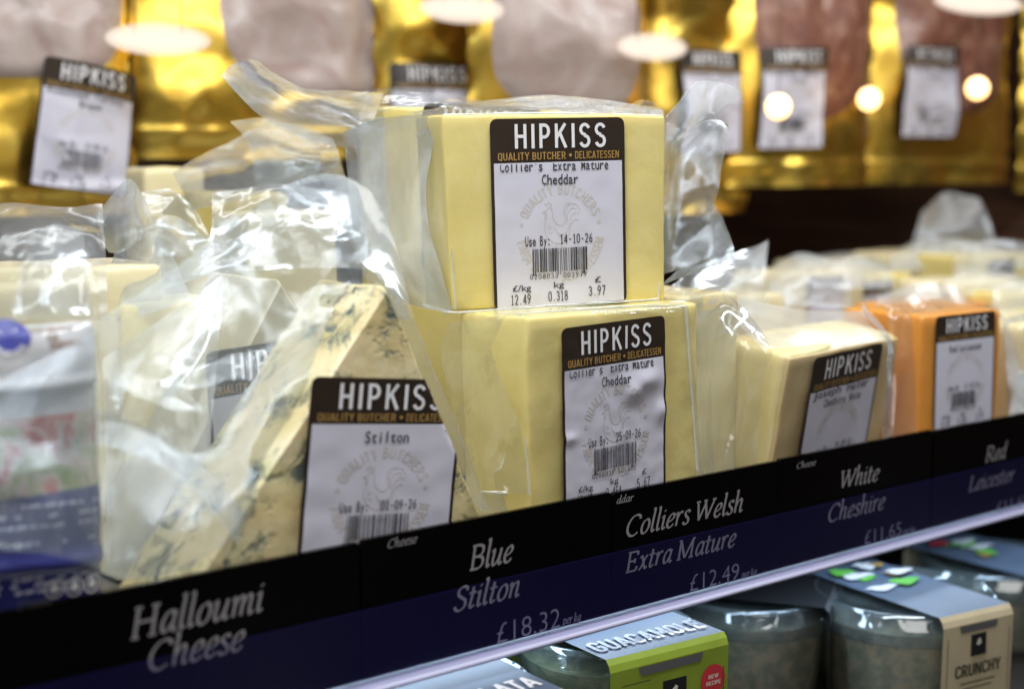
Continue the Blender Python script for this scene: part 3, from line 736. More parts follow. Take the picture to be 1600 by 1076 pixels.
# ---- lower cheddar
o = ground(826, .600); o.z = .0005
t, mw, inv = pack('cheese_pack', 'extra mature cheddar block standing behind the rail with another cheddar on top of it', 'cheese', o, R(40))
def low_fn(q): 
    d = sum(a * math.exp(-((q.x - x) / r) ** 2 - ((q.z - z) / (r * 1.5)) ** 2) for x, z, r, a in ((.0175, .062, .0022, .0016), (.020, .052, .002, .001), (.012, .080, .003, -.0006), (.095, .05, .004, -.0008)))
    return Vector((q.x + .001 * math.sin(q.z * 60), q.y - .0012 * math.sin(q.x * 30) - (d if q.y < .002 else 0), q.z))
H1 = .0985; W1 = .1035
block(t, W1, .046, H1, 'cheddar', .0024, .0010, 3, fn=low_fn)
lx, lz = onplane(868, 514, o, R(40)); lx2, lz2 = onplane(1030, 493, o, R(40))
def lw(u, v):
    b = lambda cx, cy, rx, ry, a: a * math.exp(-((u - cx) / rx) ** 2 - ((v - cy) / ry) ** 2)
    return .0006 + .0012 * math.sin(u * .00 + 0) + b(52, -29, 11, 5, .0022) + b(44, -34, 5, 4, .0018) + b(62, -45, 4, 5, .0016) + b(4, -50, 4, 2.2, .0012) + b(8, -18, 9, 5, .0003) + .00025 * mnoise.noise(Vector((u * .16, v * .16, 3)))
make_label(t, lx, lz, math.atan2(lz2 - lz, lx2 - lx), -.0030, date='25-09-26', num='0208039 005670', vals=('12.49', '0.454', '5.67'), warp=lw, seed=5, scale=(lx2 - lx) / LW)
mb = MB()
film(mb, pg([[(700, 505, .612), (748, 498, .602), (815, 488, .599)], [(690, 560, .617), (745, 560, .612), (812, 560, .598)], [(712, 660, .615), (752, 660, .606), (818, 660, .5975)], [(742, 762, .605), (770, 764, .598), (826, 772, .5965)]]), 'film_plain', .0022, 11, .02, inv=inv)
film(mb, pg([[(748, 768, .612), (800, 772, .612), (880, 776, .612)], [(752, 786, .610), (800, 790, .611), (872, 788, .611)], [(740, 815, .606), (800, 812, .609), (868, 802, .611)]]), 'film', .0030, 12, .014, inv=inv)
film(mb, pg([[(1064, 474, .645), (1074, 478, .648), (1080, 496, .650)], [(1072, 560, .645), (1082, 560, .649), (1084, 570, .652)], [(1088, 740, .645), (1096, 740, .648), (1100, 742, .652)]]), 'film_plain', .0014, 13, .02, inv=inv)
film(mb, pg([[(770, 484, .612), (860, 480, .618), (960, 476, .625), (1070, 470, .648)], [(770, 490, .606), (860, 487, .609), (960, 483, .618), (1072, 478, .646)], [(775, 500, .602), (860, 492, .606), (960, 490, .616), (1074, 486, .645)]]), 'film_plain', .0012, 14, .02, inv=inv)
ridge(mb, [(812, 492, .5965), (818, 620, .5965), (827, 772, .5955)], .0006, inv)
ridge(mb, [(812, 490, .597), (900, 484, .608), (1000, 478, .626), (1072, 478, .642)], .0006, inv)
ridge(mb, [(1072, 480, .643), (1080, 600, .644), (1090, 735, .644)], .0006, inv)
ridge(mb, [(752, 768, .610), (810, 772, .610), (876, 778, .611)], .0008, inv)
mb.build('film_pouch', t)

# ---- upper cheddar, on top of it
o = P(708, 486, .617); zt_ = P(693, 180, .617).z; UY = R(23)
t, mw, inv = pack('cheese_pack', 'extra mature cheddar block lying on top of another, label reading 14-10-26', 'cheese', o, UY, 0, R(-.6))
H2 = zt_ - o.z
block(t, .1045, .036, H2, 'cheddar', .0015, .0006, 8, fn=lambda q: Vector((q.x - (q.z / H2) * .0036 * (1 - q.x / .1045) , q.y, q.z)))
lx, lz = onplane(766, 187, o, UY); lx2, lz2 = onplane(976, 190, o, UY); lx3, lz3 = onplane(768, 484, o, UY)
make_label(t, lx, lz - o.z, R(.9), -.0009, seed=9, scale=(lx2 - lx) / LW, warp=lambda u, v: .0003 + .0002 * mnoise.noise(Vector((u * .11, v * .11, 7))) + .0006 * max(0, (-v - 74) / 10) * (1 - abs(u - 36) / 40))
mb = MB()
film(mb, pg([[(540, 208, .655), (575, 190, .648), (640, 180, .63), (694, 180, .615)], [(560, 250, .655), (600, 225, .645), (650, 215, .63), (680, 210, .617)], [(556, 330, .655), (600, 330, .645), (640, 320, .63), (668, 320, .62)], [(600, 450, .645), (620, 430, .635), (650, 420, .628), (690, 420, .617)], [(640, 478, .64), (660, 482, .632), (680, 485, .625), (706, 488, .616)]]), 'film', .0042, 21, .030, (60, 60), inv)
film(mb, pg([[(640, 176, .668), (740, 160, .675), (840, 150, .68), (930, 154, .685), (1036, 172, .692)], [(650, 180, .645), (750, 172, .65), (850, 166, .66), (940, 168, .668), (1036, 176, .676)], [(690, 181, .617), (770, 180.5, .626), (860, 180, .636), (950, 180, .646), (1038, 182, .657)]]), 'film', .0014, 22, .03, inv=inv)
film(mb, pg([[(975, 170, .70), (1000, 156, .69), (1020, 160, .685), (1040, 178, .664)], [(975, 176, .69), (1000, 168, .68), (1022, 170, .672), (1040, 182, .660)]]), 'film_plain', .0018, 24, .02, (26, 20), inv=inv)
# the crumpled tail on the right: gathered at the block, fanning out to a fin above and a rounded flap below
film(mb, pg([[(1034, 188, .659), (1062, 158, .668), (1088, 128, .674), (1130, 130, .668), (1160, 146, .664)], [(1036, 205, .659), (1062, 190, .666), (1086, 172, .670), (1112, 168, .668), (1126, 176, .668)], [(1036, 222, .659), (1058, 214, .665), (1084, 196, .664), (1112, 184, .668), (1118, 188, .670)]]), 'film', .0034, 23, .022, (60, 44), inv)
film(mb, pg([[(1036, 222, .659), (1062, 212, .662), (1096, 190, .664), (1120, 188, .668), (1138, 196, .670)], [(1036, 250, .660), (1062, 238, .655), (1090, 222, .660), (1118, 216, .668), (1134, 222, .670)], [(1034, 300, .660), (1058, 290, .656), (1086, 280, .662), (1112, 280, .668), (1126, 282, .672)], [(1032, 370, .659), (1056, 366, .656), (1084, 362, .664), (1104, 350, .670), (1112, 340, .674)], [(1031, 430, .659), (1050, 424, .660), (1078, 414, .665), (1100, 406, .668), (1114, 396, .674)]]), 'film', .0045, 26, .026, (60, 70), inv)
film(mb, pg([[(1104, 306, .676), (1118, 322, .678), (1130, 340, .680)], [(1100, 360, .676), (1124, 362, .680), (1144, 378, .682)], [(1070, 408, .674), (1112, 408, .678), (1146, 398, .682)], [(1032, 446, .666), (1080, 428, .672), (1130, 412, .680)]]), 'film', .0026, 25, .024, (50, 50), inv)
ridge(mb, [(697, 184, .6125), (700, 300, .6135), (712, 484, .6145)], .0006, inv)
ridge(mb, [(692, 180, .613), (800, 178, .625), (920, 178, .640), (1036, 181, .655)], .0007, inv)
ridge(mb, [(1036, 182, .656), (1034, 300, .657), (1029, 470, .655)], .0006, inv)
ridge(mb, [(660, 476, .625), (706, 488, .6145), (780, 484, .620), (900, 476, .634), (1028, 468, .652)], .0007, inv)
ridge(mb, [(652, 215, .628), (690, 184, .616)], .0005, inv)
mb.build('film_pouch', t)

# ---- cheddar behind, at the upper left, with the long tail of film
o = P(640, 480, .70); o.z = .001; o2 = P(590, 168, .70); BY = R(25)
t, mw, inv = pack('cheese_pack', 'cheddar block behind the top cheddar, only its upper edge and brown label corner showing', 'cheese', Vector((P(598, 168, .70).x, P(598, 168, .70).y, .0005)), BY)
HB = o2.z
block(t, .10, .036, HB, 'cheddar', .002, .0006, 12)
oB = mw.translation
lx, lz = onplane(660, 163, oB, BY)
make_label(t, lx, lz, R(-1), -.0006, detail=1, seed=3)
mb = MB()
film(mb, pg([[(346, 117, .66), (362, 100, .665), (385, 94, .67), (404, 97, .675)], [(396, 172, .66), (412, 146, .66), (425, 126, .665), (432, 116, .675)], [(450, 208, .665), (462, 176, .66), (470, 152, .665), (478, 140, .68)], [(520, 228, .668), (530, 190, .66), (536, 160, .665), (540, 142, .685)], [(560, 232, .675), (580, 200, .67), (590, 172, .68), (600, 146, .695)]]), 'film', .0034, 31, .026, (56, 70), inv)
film(mb, pg([[(500, 158, .70), (590, 138, .70), (660, 146, .70), (750, 158, .71)], [(520, 176, .69), (590, 160, .69), (660, 160, .695), (750, 168, .70)], [(540, 200, .685), (600, 176, .685), (660, 168, .69), (750, 176, .695)]]), 'film_plain', .0030, 32, .026, (60, 36), inv)
film(mb, pg([[(536, 206, .68), (570, 190, .68), (600, 180, .688)], [(545, 290, .68), (575, 280, .68), (604, 270, .688)], [(560, 400, .68), (590, 400, .682), (612, 400, .688)], [(600, 500, .68), (620, 500, .684), (640, 500, .688)]]), 'film', .004, 33, .024, (36, 60), inv)
mb.build('film_pouch', t)

# ---- pale block between the cheddars and the cheshire
o = ground(1052, .70); zt_ = P(1050, 462, .70).z
t, mw, inv = pack('cheese_pack', 'pale cheddar block half hidden between the lower cheddar and the white cheshire', 'cheese', Vector((o.x, o.y, .0005)), R(38))
block(t, .045, .06, zt_, 'pale', .003, .0012, 15)
mb = MB()
film(mb, pg([[(1050, 462, .70), (1090, 452, .70), (1124, 450, .695), (1150, 470, .69)], [(1060, 520, .69), (1090, 490, .68), (1130, 478, .672), (1180, 505, .675)], [(1076, 560, .685), (1100, 540, .672), (1140, 520, .664), (1200, 540, .665)]]), 'film_plain', .0026, 41, .03, inv=inv)
film(mb, pg([[(1070, 500, .685), (1086, 500, .676), (1104, 490, .670)], [(1088, 600, .685), (1098, 600, .674), (1110, 600, .668)], [(1100, 740, .685), (1108, 740, .676), (1116, 740, .668)]]), 'film_plain', .0018, 42, .02, inv=inv)
film(mb, pg([[(1040, 452, .72), (1100, 410, .73), (1160, 390, .74), (1202, 376, .75)], [(1040, 470, .71), (1100, 450, .72), (1160, 440, .73), (1190, 430, .745)]]), 'film_soft', .002, 43, .03, (36, 24), inv=inv)
mb.build('film_pouch', t)

# ---- white cheshire
o = ground(1196, .716); zt_ = P(1207, 549, .708).z
t, mw, inv = pack('cheese_pack', 'white cheshire block with a tan rind face and a bright top', 'cheese', Vector((o.x, o.y, .0005)), R(48), R(9))
WC = .117
def chf(q):
    return Vector((q.x, q.y, q.z * (1 + .10 * (q.x / WC) * (q.z / zt_)) if q.z > zt_ * .5 else q.z))
mb = MB(); rbox(mb, (0, 0, 0), (WC, .040, zt_), .004, 'cheshire', .0011, 17); mb.build('cheese', t)
oC = mw.translation
mb = MB(); rbox(mb, (.0006, -.0012, .0), (WC - .0008, .002, zt_ - .002), .0011, 'cheshire_rind', .0006, 18); mb.build('rind', t)
make_label(t, .020, zt_ - .0030, R(1.0), -.0036, product=('Joseph Heler', 'Cheshire White'), date='25-09-26', vals=('11.65', '0.302', '3.52'), seed=13, scale=.98, wide=1.12, detail=1, warp=lambda u, v: .0004 + .0003 * math.sin(u * .2))
mb = MB()
film(mb, pg([[(1120, 452, .735), (1180, 470, .73), (1260, 484, .74), (1350, 486, .76)], [(1150, 500, .705), (1200, 510, .71), (1270, 512, .72), (1360, 508, .745)], [(1196, 552, .690), (1240, 550, .70), (1300, 545, .715), (1388, 530, .738)]], .018), 'film_far', .0016, 51, .03, inv=inv)
film(mb, pg([[(1128, 450, .70), (1156, 476, .69), (1186, 510, .685), (1208, 552, .684)], [(1118, 520, .69), (1146, 530, .682), (1170, 550, .68), (1196, 580, .684)], [(1106, 600, .69), (1130, 620, .682), (1158, 640, .68), (1186, 650, .684)], [(1104, 740, .685), (1126, 740, .68), (1152, 738, .68), (1184, 735, .684)]], .018), 'film_plain', .0026, 52, .03, inv=inv)
film(mb, pg([[(1348, 470, .748), (1362, 490, .746), (1386, 518, .74), (1396, 548, .738)], [(1346, 486, .742), (1362, 504, .742), (1380, 526, .738), (1390, 556, .736)]], .018), 'film', .0020, 53, .02, (30, 16), inv=inv)
film(mb, pg([[(1386, 528, .738), (1396, 545, .742), (1398, 560, .748)], [(1384, 600, .736), (1394, 606, .742), (1396, 620, .748)], [(1376, 700, .732), (1388, 700, .74), (1392, 700, .748)]], .018), 'film', .0022, 54, .02, inv=inv)
mb.build('film_pouch', t)

# ---- red leicester
o = ground(1433, .800); zt_ = P(1428, 492, .80).z
t, mw, inv = pack('cheese_pack', 'orange red leicester block with a smooth glossy face', 'cheese', Vector((o.x, o.y, .0005)), R(33))
block(t, .068, .060, zt_, 'leicester', .003, .0005, 21)
oL = mw.translation
lx, lz = onplane(1460, 495, oL, R(33)); lx2, _ = onplane(1553, 500, oL, R(33))
make_label(t, lx, min(lz, zt_ - .001), R(1.0), -.001, product=('Red Leicester',), date='11-10-26', seed=17, scale=(lx2 - lx) / LW, detail=1)
mb = MB()
film(mb, pg([[(1380, 470, .81), (1440, 455, .84), (1500, 465, .86), (1560, 480, .87)], [(1385, 490, .80), (1440, 480, .82), (1500, 484, .84), (1564, 490, .85)], [(1392, 500, .795), (1440, 494, .80), (1500, 492, .82), (1570, 498, .835)]]), 'film_plain', .0025, 61, .03, inv=inv)
film(mb, pg([[(1386, 494, .80), (1398, 496, .795), (1428, 494, .797)], [(1384, 590, .80), (1396, 600, .795), (1430, 590, .797)], [(1378, 690, .79), (1396, 688, .788), (1432, 680, .793)]]), 'film_plain', .0018, 62, .02, inv=inv)
mb.build('film_pouch', t)

# ---- last pale block at the right edge
o = ground(1590, .86); zt_ = P(1590, 505, .86).z
t, mw, inv = pack('cheese_pack', 'pale white block at the right edge beyond the red leicester', 'cheese', Vector((o.x, o.y, .0005)), R(36))
block(t, .10, .06, zt_, 'pale', .004, .0012, 25)
mb = MB()
film(mb, pg([[(1566, 500, .86), (1600, 490, .87), (1660, 480, .89)], [(1572, 560, .85), (1600, 560, .86), (1660, 560, .88)], [(1576, 650, .845), (1600, 650, .855), (1660, 650, .87)]]), 'film', .003, 71, .03, (30, 30), inv)
mb.build('film_pouch', t)

# ---- stilton wedge in front
SY = R(41)
o = ground(330, .506); o.z = .0005
bl = onplane(322, 890, o, SY); ap = onplane(604, 449, o, SY); br = onplane(748, 796, o, SY)
def ext(a, b, z):  # along a-b down to height z
    k = (z - b[1]) / (a[1] - b[1]); return (b[0] + (a[0] - b[0]) * k, z)
BLp = ext(bl, ap, .0005); BRp = ext(br, ap, .0005)
print('stilton', BLp, ap, BRp)
def wedge(t, BLp, ap, BRp, T, seed, m='stilton'):
    """triangular prism, long edges rounded, faces finely divided and uneven; the slanted side strip is the pale cut edge"""
    n = 40; pts = []
    A = Vector((BLp[0], 0, BLp[1])); Bq = Vector((BRp[0], 0, BRp[1])); C = Vector((ap[0], 0, ap[1]))
    mb = MB()
    ring = []
    for p0, p1 in ((A, C), (C, Bq), (Bq, A)):
        for i in range(n):
            k = i / n; kk = .5 - .5 * math.cos(math.pi * k)
            q = p0.lerp(p1, .35 * k + .65 * kk); ring.append(q)
    cen = (A + Bq + C) / 3
    prof = [(0.0, .965), (.0008, .985), (.003, 1.0)] + [(T * f, 1.0) for f in np.linspace(.12, .9, 14)] + [(T - .002, .99), (T, .97)]
    V = []; N = len(ring)
    for y, k in prof:
        for q in ring:
            # pull corners in for rounding
            p = cen + (q - cen) * k; p.y = y
            V.append(p + mnoise.noise_vector(p * 45 + Vector((seed, 0, 0))) * .0011)
    fs = [(j * N + i, j * N + (i + 1) % N, (j + 1) * N + (i + 1) % N, (j + 1) * N + i) for j in range(len(prof) - 1) for i in range(N)]
    mb.add(V, fs, m, smooth=True)
    # front and back faces as shrinking rings
    for y, kk0 in ((0.0, .965), (T, .97)):
        V = []; R_ = 12
        for j in range(R_ + 1):
            k = kk0 * (1 - j / R_)
            for q in ring:
                p = cen + (q - cen) * k; p.y = y; V.append(p + mnoise.noise_vector(p * 45 + Vector((seed, 0, 0))) * .0011)
        fs = [(j * N + i, j * N + (i + 1) % N, (j + 1) * N + (i + 1) % N, (j + 1) * N + i) for j in range(R_) for i in range(N)]
        mb.add(V, fs, m, smooth=True)
    return mb.build('cheese', t)
t, mw, inv = pack('stilton_wedge', 'blue veined stilton wedge in a milky pouch, front label reading Stilton', 'cheese', o, SY)
wedge(t, BLp, ap, BRp, .048, 2)
lx, lz = onplane(484, 589, o, SY); lx2, lz2 = onplane(684, 566, o, SY); lx3, lz3 = onplane(458, 862, o, SY)
rl = math.atan2(lx - lx3, lz - lz3); print('stilton label roll', math.degrees(rl), math.degrees(math.atan2(lz2 - lz, lx2 - lx)))
e_dir = Vector((ap[0] - BRp[0], 0, ap[1] - BRp[1])).normalized(); e_n = Vector((e_dir.z, 0, -e_dir.x))   # outward normal of the right slanted edge
def sfold(q):
    d = (Vector(q) - Vector((BRp[0], q[1], BRp[1]))).dot(e_n) + .001
    if d > 0:
        k = min(d, .0012); q = Vector(q) - e_n * (d - k * .6) + Vector((0, d, 0))
    return tuple(q)
make_label(t, lx, lz, -rl * .9, -.0016, product=('Stilton',), date='01-09-26', num='0208061 004127', seed=21, scale=.92, wide=1.2, fold=sfold, warp=lambda u, v: .0003 * mnoise.noise(Vector((u * .1, v * .1, 1))))
mb = MB()
# milky left wing of the pouch, from the wedge's left side out to the far left, drawn up to a rounded peak behind the apex
film(mb, pg([[(146, 506, .500), (230, 450, .512), (330, 378, .525), (430, 300, .545), (505, 272, .565), (556, 288, .575)],
             [(146, 590, .492), (220, 560, .500), (310, 510, .515), (420, 440, .535), (500, 400, .555), (575, 395, .566)],
             [(152, 680, .487), (210, 665, .492), (290, 630, .505), (380, 580, .525), (470, 520, .545), (560, 470, .563)],
             [(156, 790, .482), (205, 780, .484), (260, 760, .492), (330, 720, .508), (420, 640, .525), (500, 560, .545)],
             [(160, 900, .479), (200, 905, .480), (240, 900, .484), (290, 890, .490), (350, 850, .500), (400, 790, .515)]]), 'film_milky', .0052, 81, .06, (90, 80), inv, .4)
# right wing: narrow margin beyond the slanted edge
film(mb, pg([[(500, 272, .57), (540, 276, .572), (580, 300, .573)], [(560, 400, .565), (590, 380, .570), (618, 380, .572)], [(606, 450, .560), (626, 460, .564), (648, 500, .567)], [(640, 545, .563), (670, 560, .566), (694, 610, .569)], [(690, 660, .568), (712, 680, .571), (734, 710, .574)], [(744, 795, .575), (752, 795, .577), (764, 798, .58)]]), 'film_soft', .0026, 82, .03, (40, 80), inv)
# a slack fold crossing the lower left
film(mb, pg([[(150, 640, .478), (230, 668, .480), (320, 730, .486), (380, 800, .493)], [(150, 690, .476), (230, 716, .476), (310, 770, .480), (372, 850, .487)]]), 'film_milky', .0030, 83, .03, (60, 20), inv)
film(mb, pg([[(-40, 610, .456), (40, 575, .463), (100, 545, .472), (150, 515, .484)], [(-40, 700, .452), (40, 690, .458), (100, 680, .464), (152, 650, .478)], [(-40, 800, .450), (40, 800, .456), (100, 790, .462), (156, 770, .474)], [(-40, 860, .450), (40, 862, .456), (100, 870, .462), (158, 890, .472)]]), 'film_milky', .0040, 84, .04, (50, 50), inv)
mb.build('film_pouch', t)

# ---- second stilton wedge behind it
o = ground(236, .560); o.z = .0005
t, mw, inv = pack('stilton_wedge', 'second stilton wedge behind the milky pouch, its label turned half out of sight', 'cheese', o, SY)
c0 = onplane(190, 890, o, SY); c1 = onplane(440, 440, o, SY)
wedge(t, (c0[0], .0005), (c1[0], c1[1]), (c1[0] + .07, .0005), .06, 5, 'stilton_rind')
lx, lz = onplane(316, 552, o, SY)
def sfold2(q):
    return q
make_label(t, lx, lz, R(3), -.0016, product=('Stilton',), date='01-09-26', seed=23, detail=1)
mb = MB()
film(mb, pg([[(160, 560, .56), (250, 500, .565), (350, 430, .58)], [(165, 700, .55), (250, 680, .555), (340, 560, .565)], [(170, 890, .545), (250, 880, .548), (320, 780, .555)]]), 'film_soft', .0035, 91, .03, inv=inv)
mb.build('film_pouch', t)

# ---- halloumi pack at the far left
HYW = R(37)
o = ground(0, .482); o.z = .0005
t, mw, inv = pack('halloumi_pack', 'halloumi pack in printed film, white above and navy below, at the far left', 'halloumi', o, HYW)
zt_ = onplane(60, 508, o, HYW)[1]; zA = onplane(60, 645, o, HYW)[1]; zB = onplane(60, 768, o, HYW)[1]; zC = onplane(60, 868, o, HYW)[1]; zS = onplane(60, 600, o, HYW)[1]
xr = onplane(158, 850, o, HYW)[0]; xl = -.075
print('halloumi', zt_, zA, zB, zC, xr)
crh = Crumple(4, .03)
def hs(x, z):
    u = (x - xl) / (xr - xl); v = z / zt_
    bul = .009 * (max(0, 1 - (2 * u - 1) ** 4) ** .5) * max(0, 1 - (2 * v - 1) ** 6) ** .5
    seal = .0022 * math.exp(-((z - zS) / .0022) ** 2) + .003 * math.exp(-((z - zC + .10 * max(0, x)) / .003) ** 2)
    return -bul - seal + .0030 * crh(Vector((x, 0, z)))
def hmap(x, z, l=0): return (x, hs(x, z) - l * .00025, z)
mb = MB(); nx, nz = 46, 90
zs = np.linspace(0, zt_, nz + 1); xs = np.linspace(xl, xr, nx + 1)
for j in range(nz):
    zc = (zs[j] + zs[j + 1]) / 2
    m = 'navy' if zc < zB else ('printed_food' if zc < zA else 'pack_white')
    M.setdefault('printed_food', None)
    if M['printed_food'] is None: M['printed_food'] = picture_mat()
    for i in range(nx):
        mb.add([hmap(xs[i], zs[j]), hmap(xs[i + 1], zs[j]), hmap(xs[i + 1], zs[j + 1]), hmap(xs[i], zs[j + 1])], [(0, 1, 2, 3)], m)
mb.add([hmap(xl, 0), hmap(xr, 0), hmap(xr, zt_), hmap(xl, zt_), (xl, .02, 0), (xr, .02, 0), (xr, .02, zt_ - .004), (xl, .02, zt_ - .004)], [(3, 2, 6, 7), (1, 5, 6, 2), (0, 3, 7, 4), (4, 7, 6, 5)], 'pack_white')
bm_me = mb.build('printed_wrap', t)
bm = bmesh.new(); bm.from_mesh(bm_me.data); bmesh.ops.remove_doubles(bm, verts=bm.verts, dist=.00001)
for f in bm.faces: f.smooth = len(f.verts) == 4 and f.calc_area() < 1e-4
bm.to_mesh(bm_me.data); bm.free()
mb = MB()
def hp(px, py): return onplane(px, py, o, HYW)
def htext(s, p0, p1, cap, m, bold=.01):
    a, b = hp(*p0), hp(*p1); put(mb, sans_text(s, bold), a[0], b[0], (a[1] + b[1]) / 2, hp(p0[0], p0[1] - cap)[1] - a[1], m, hmap, 2)
htext('VEGETABLE RULE', (34, 522), (108, 514), 7, 'print_brown'); htext('FOR', (64, 532), (82, 530), 9, 'print_brown', .03); htext('VEGETARIANS', (64, 545), (122, 537), 9, 'print_brown', .03)
c = hp(4, 525); rr = hp(38, 525)[0] - c[0]
for r0, m, l in ((rr, 'print_blue', 1.6),):
    ps = [c] + [(c[0] + r0 * (1 + .05 * (k % 2)) * math.cos(math.pi * k / 24), c[1] + r0 * .72 * (1 + .05 * (k % 2)) * math.sin(math.pi * k / 24)) for k in range(48)]
    mb.add([hmap(x, z, l) for x, z in ps], [(0, 1 + k, 1 + (k + 1) % 48) for k in range(48)], m)
put_arc(mb, 'ORGANIC RECIPE', c[0], c[1], rr * .66, 215, 325, rr * .22, 'white_ink', hmap, 3, True)
a = hp(38, 513); b = hp(58, 504); mb.add([hmap(a[0], a[1], 2), hmap(b[0], a[1], 2), hmap(b[0], min(b[1], zt_ - .001), 2), hmap(a[0], min(b[1], zt_ - .001), 2)], [(0, 1, 2, 3)], 'pack_green')
rng = random.Random(5)
for py in (790, 806, 822, 848, 902, 912, 922):
    x = -40
    while x < 138:
        w = rng.uniform(6, 20)
        if rng.random() < .82:
            a = hp(x, py - x * .08); b = hp(min(x + w, 140), py - (x + w) * .08)
            hz = .0011; mb.add([hmap(a[0], a[1], 2), hmap(b[0], a[1], 2), hmap(b[0], a[1] + hz, 2), hmap(a[0], a[1] + hz, 2)], [(0, 1, 2, 3)], 'print_pale')
        x += w + 4
mb.build('print', t); mb = MB()
for px in (72, 104, 136):
    c = hp(px, 918 - px * .08); r1 = .0034
    for ra, rb in ((1, .84), (.45, 0.0)):
        ps = [(c[0] + r1 * q * math.cos(k), c[1] + r1 * q * math.sin(k)) for q in (ra, rb) for k in np.linspace(0, 6.283, 21)[:-1]]
        mb.add([hmap(x, z, 2.2) for x, z in ps], [(k, (k + 1) % 20, 20 + (k + 1) % 20, 20 + k) for k in range(20)], 'white_ink')
mb.build('recycling_marks', t)

# ================================================================== packs behind, left and right
def back_pack(label, px, d, w, dep, h_px, m, yaw=R(39), fins=(), films='film', seed=1, lab=None, z0=.0005):
    o = ground(px, d, z0); zt = P(px, h_px, d).z
    t, mw, inv = pack('cheese_pack', label, 'cheese', Vector((o.x, o.y, z0)), yaw)
    block(t, w, dep, zt - z0, m, .004, .0012, seed)
    if lab: make_label(t, lab[0], zt - z0 - .004, R(lab[1]), -.0016, detail=1, seed=seed, scale=lab[2] if len(lab) > 2 else .9)
    mb = MB()
    for k, f in enumerate(fins): film(mb, pg(f), films, .0045, seed * 7 + k, .03, (44, 40), inv)
    if fins: mb.build('film_pouch', t)
    return t
# upper left heap
back_pack('soft cheese pack with a pointed film tip standing left of the cheddars', 200, .60, .05, .04, 470, 'cheddar', seed=31, fins=[
    [[(150, 335, .60), (178, 300, .60), (203, 280, .60), (228, 312, .60)], [(158, 372, .596), (185, 352, .590), (215, 345, .590), (244, 352, .598)], [(170, 395, .60), (190, 394, .594), (215, 380, .592), (240, 360, .60)]],
    [[(180, 392, .598), (210, 380, .60), (240, 356, .605)], [(160, 440, .59), (200, 430, .592), (270, 400, .605)], [(130, 500, .59), (190, 500, .59), (300, 470, .60)]],
    [[(236, 340, .61), (280, 340, .62), (330, 372, .63)], [(240, 390, .605), (280, 390, .61), (330, 420, .625)], [(200, 470, .60), (260, 450, .605), (330, 430, .62)]]])
back_pack('clear pack of pale cheese behind the halloumi', -60, .56, .09, .05, 420, 'pale', seed=32, films='film_soft', fins=[
    [[(-60, 330, .58), (20, 318, .58), (90, 322, .58), (160, 318, .59)], [(-60, 400, .56), (20, 390, .555), (90, 395, .555), (165, 400, .565)], [(-60, 500, .54), (20, 500, .53), (90, 500, .53), (170, 500, .54)]],
    [[(40, 370, .54), (80, 352, .54), (130, 356, .54)], [(30, 430, .53), (80, 420, .525), (136, 420, .53)], [(20, 490, .525), (80, 490, .52), (140, 490, .525)]]])
back_pack('low pale cheese pack under slack film between the halloumi and the pointed tip', -20, .555, .05, .03, 440, 'pale', seed=36, films='film_soft')
back_pack('yellow cheese pack under wrinkled film left of the rear cheddar', 310, .78, .06, .04, 300, 'cheddar', seed=33, fins=[
    [[(270, 270, .76), (350, 225, .765), (430, 190, .77), (520, 215, .775)], [(280, 290, .745), (360, 262, .742), (440, 240, .745), (530, 240, .755)], [(300, 330, .74), (380, 310, .735), (450, 290, .735), (540, 280, .745)]],
    [[(360, 190, .75), (420, 186, .75), (480, 210, .755)], [(390, 230, .735), (440, 235, .73), (500, 240, .738)], [(400, 290, .74), (440, 286, .738), (500, 270, .74)]]])
back_pack('slim pale cheese pack wedged under the slack film in the middle', 400, .70, .05, .04, 330, 'pale', seed=34, films='film_soft', fins=[
    [[(220, 300, .70), (270, 296, .70), (310, 330, .70)], [(230, 350, .69), (280, 350, .69), (330, 370, .69)], [(240, 400, .685), (290, 400, .685), (340, 400, .69)]],
    [[(330, 300, .68), (430, 290, .68), (540, 300, .685)], [(330, 350, .67), (430, 345, .67), (560, 350, .68)], [(320, 430, .665), (430, 420, .665), (590, 420, .675)]]])
back_pack('grey white tub shaped cheese below the gold packs', 238, .86, .04, .03, 262, 'pale', seed=35, z0=.0005)
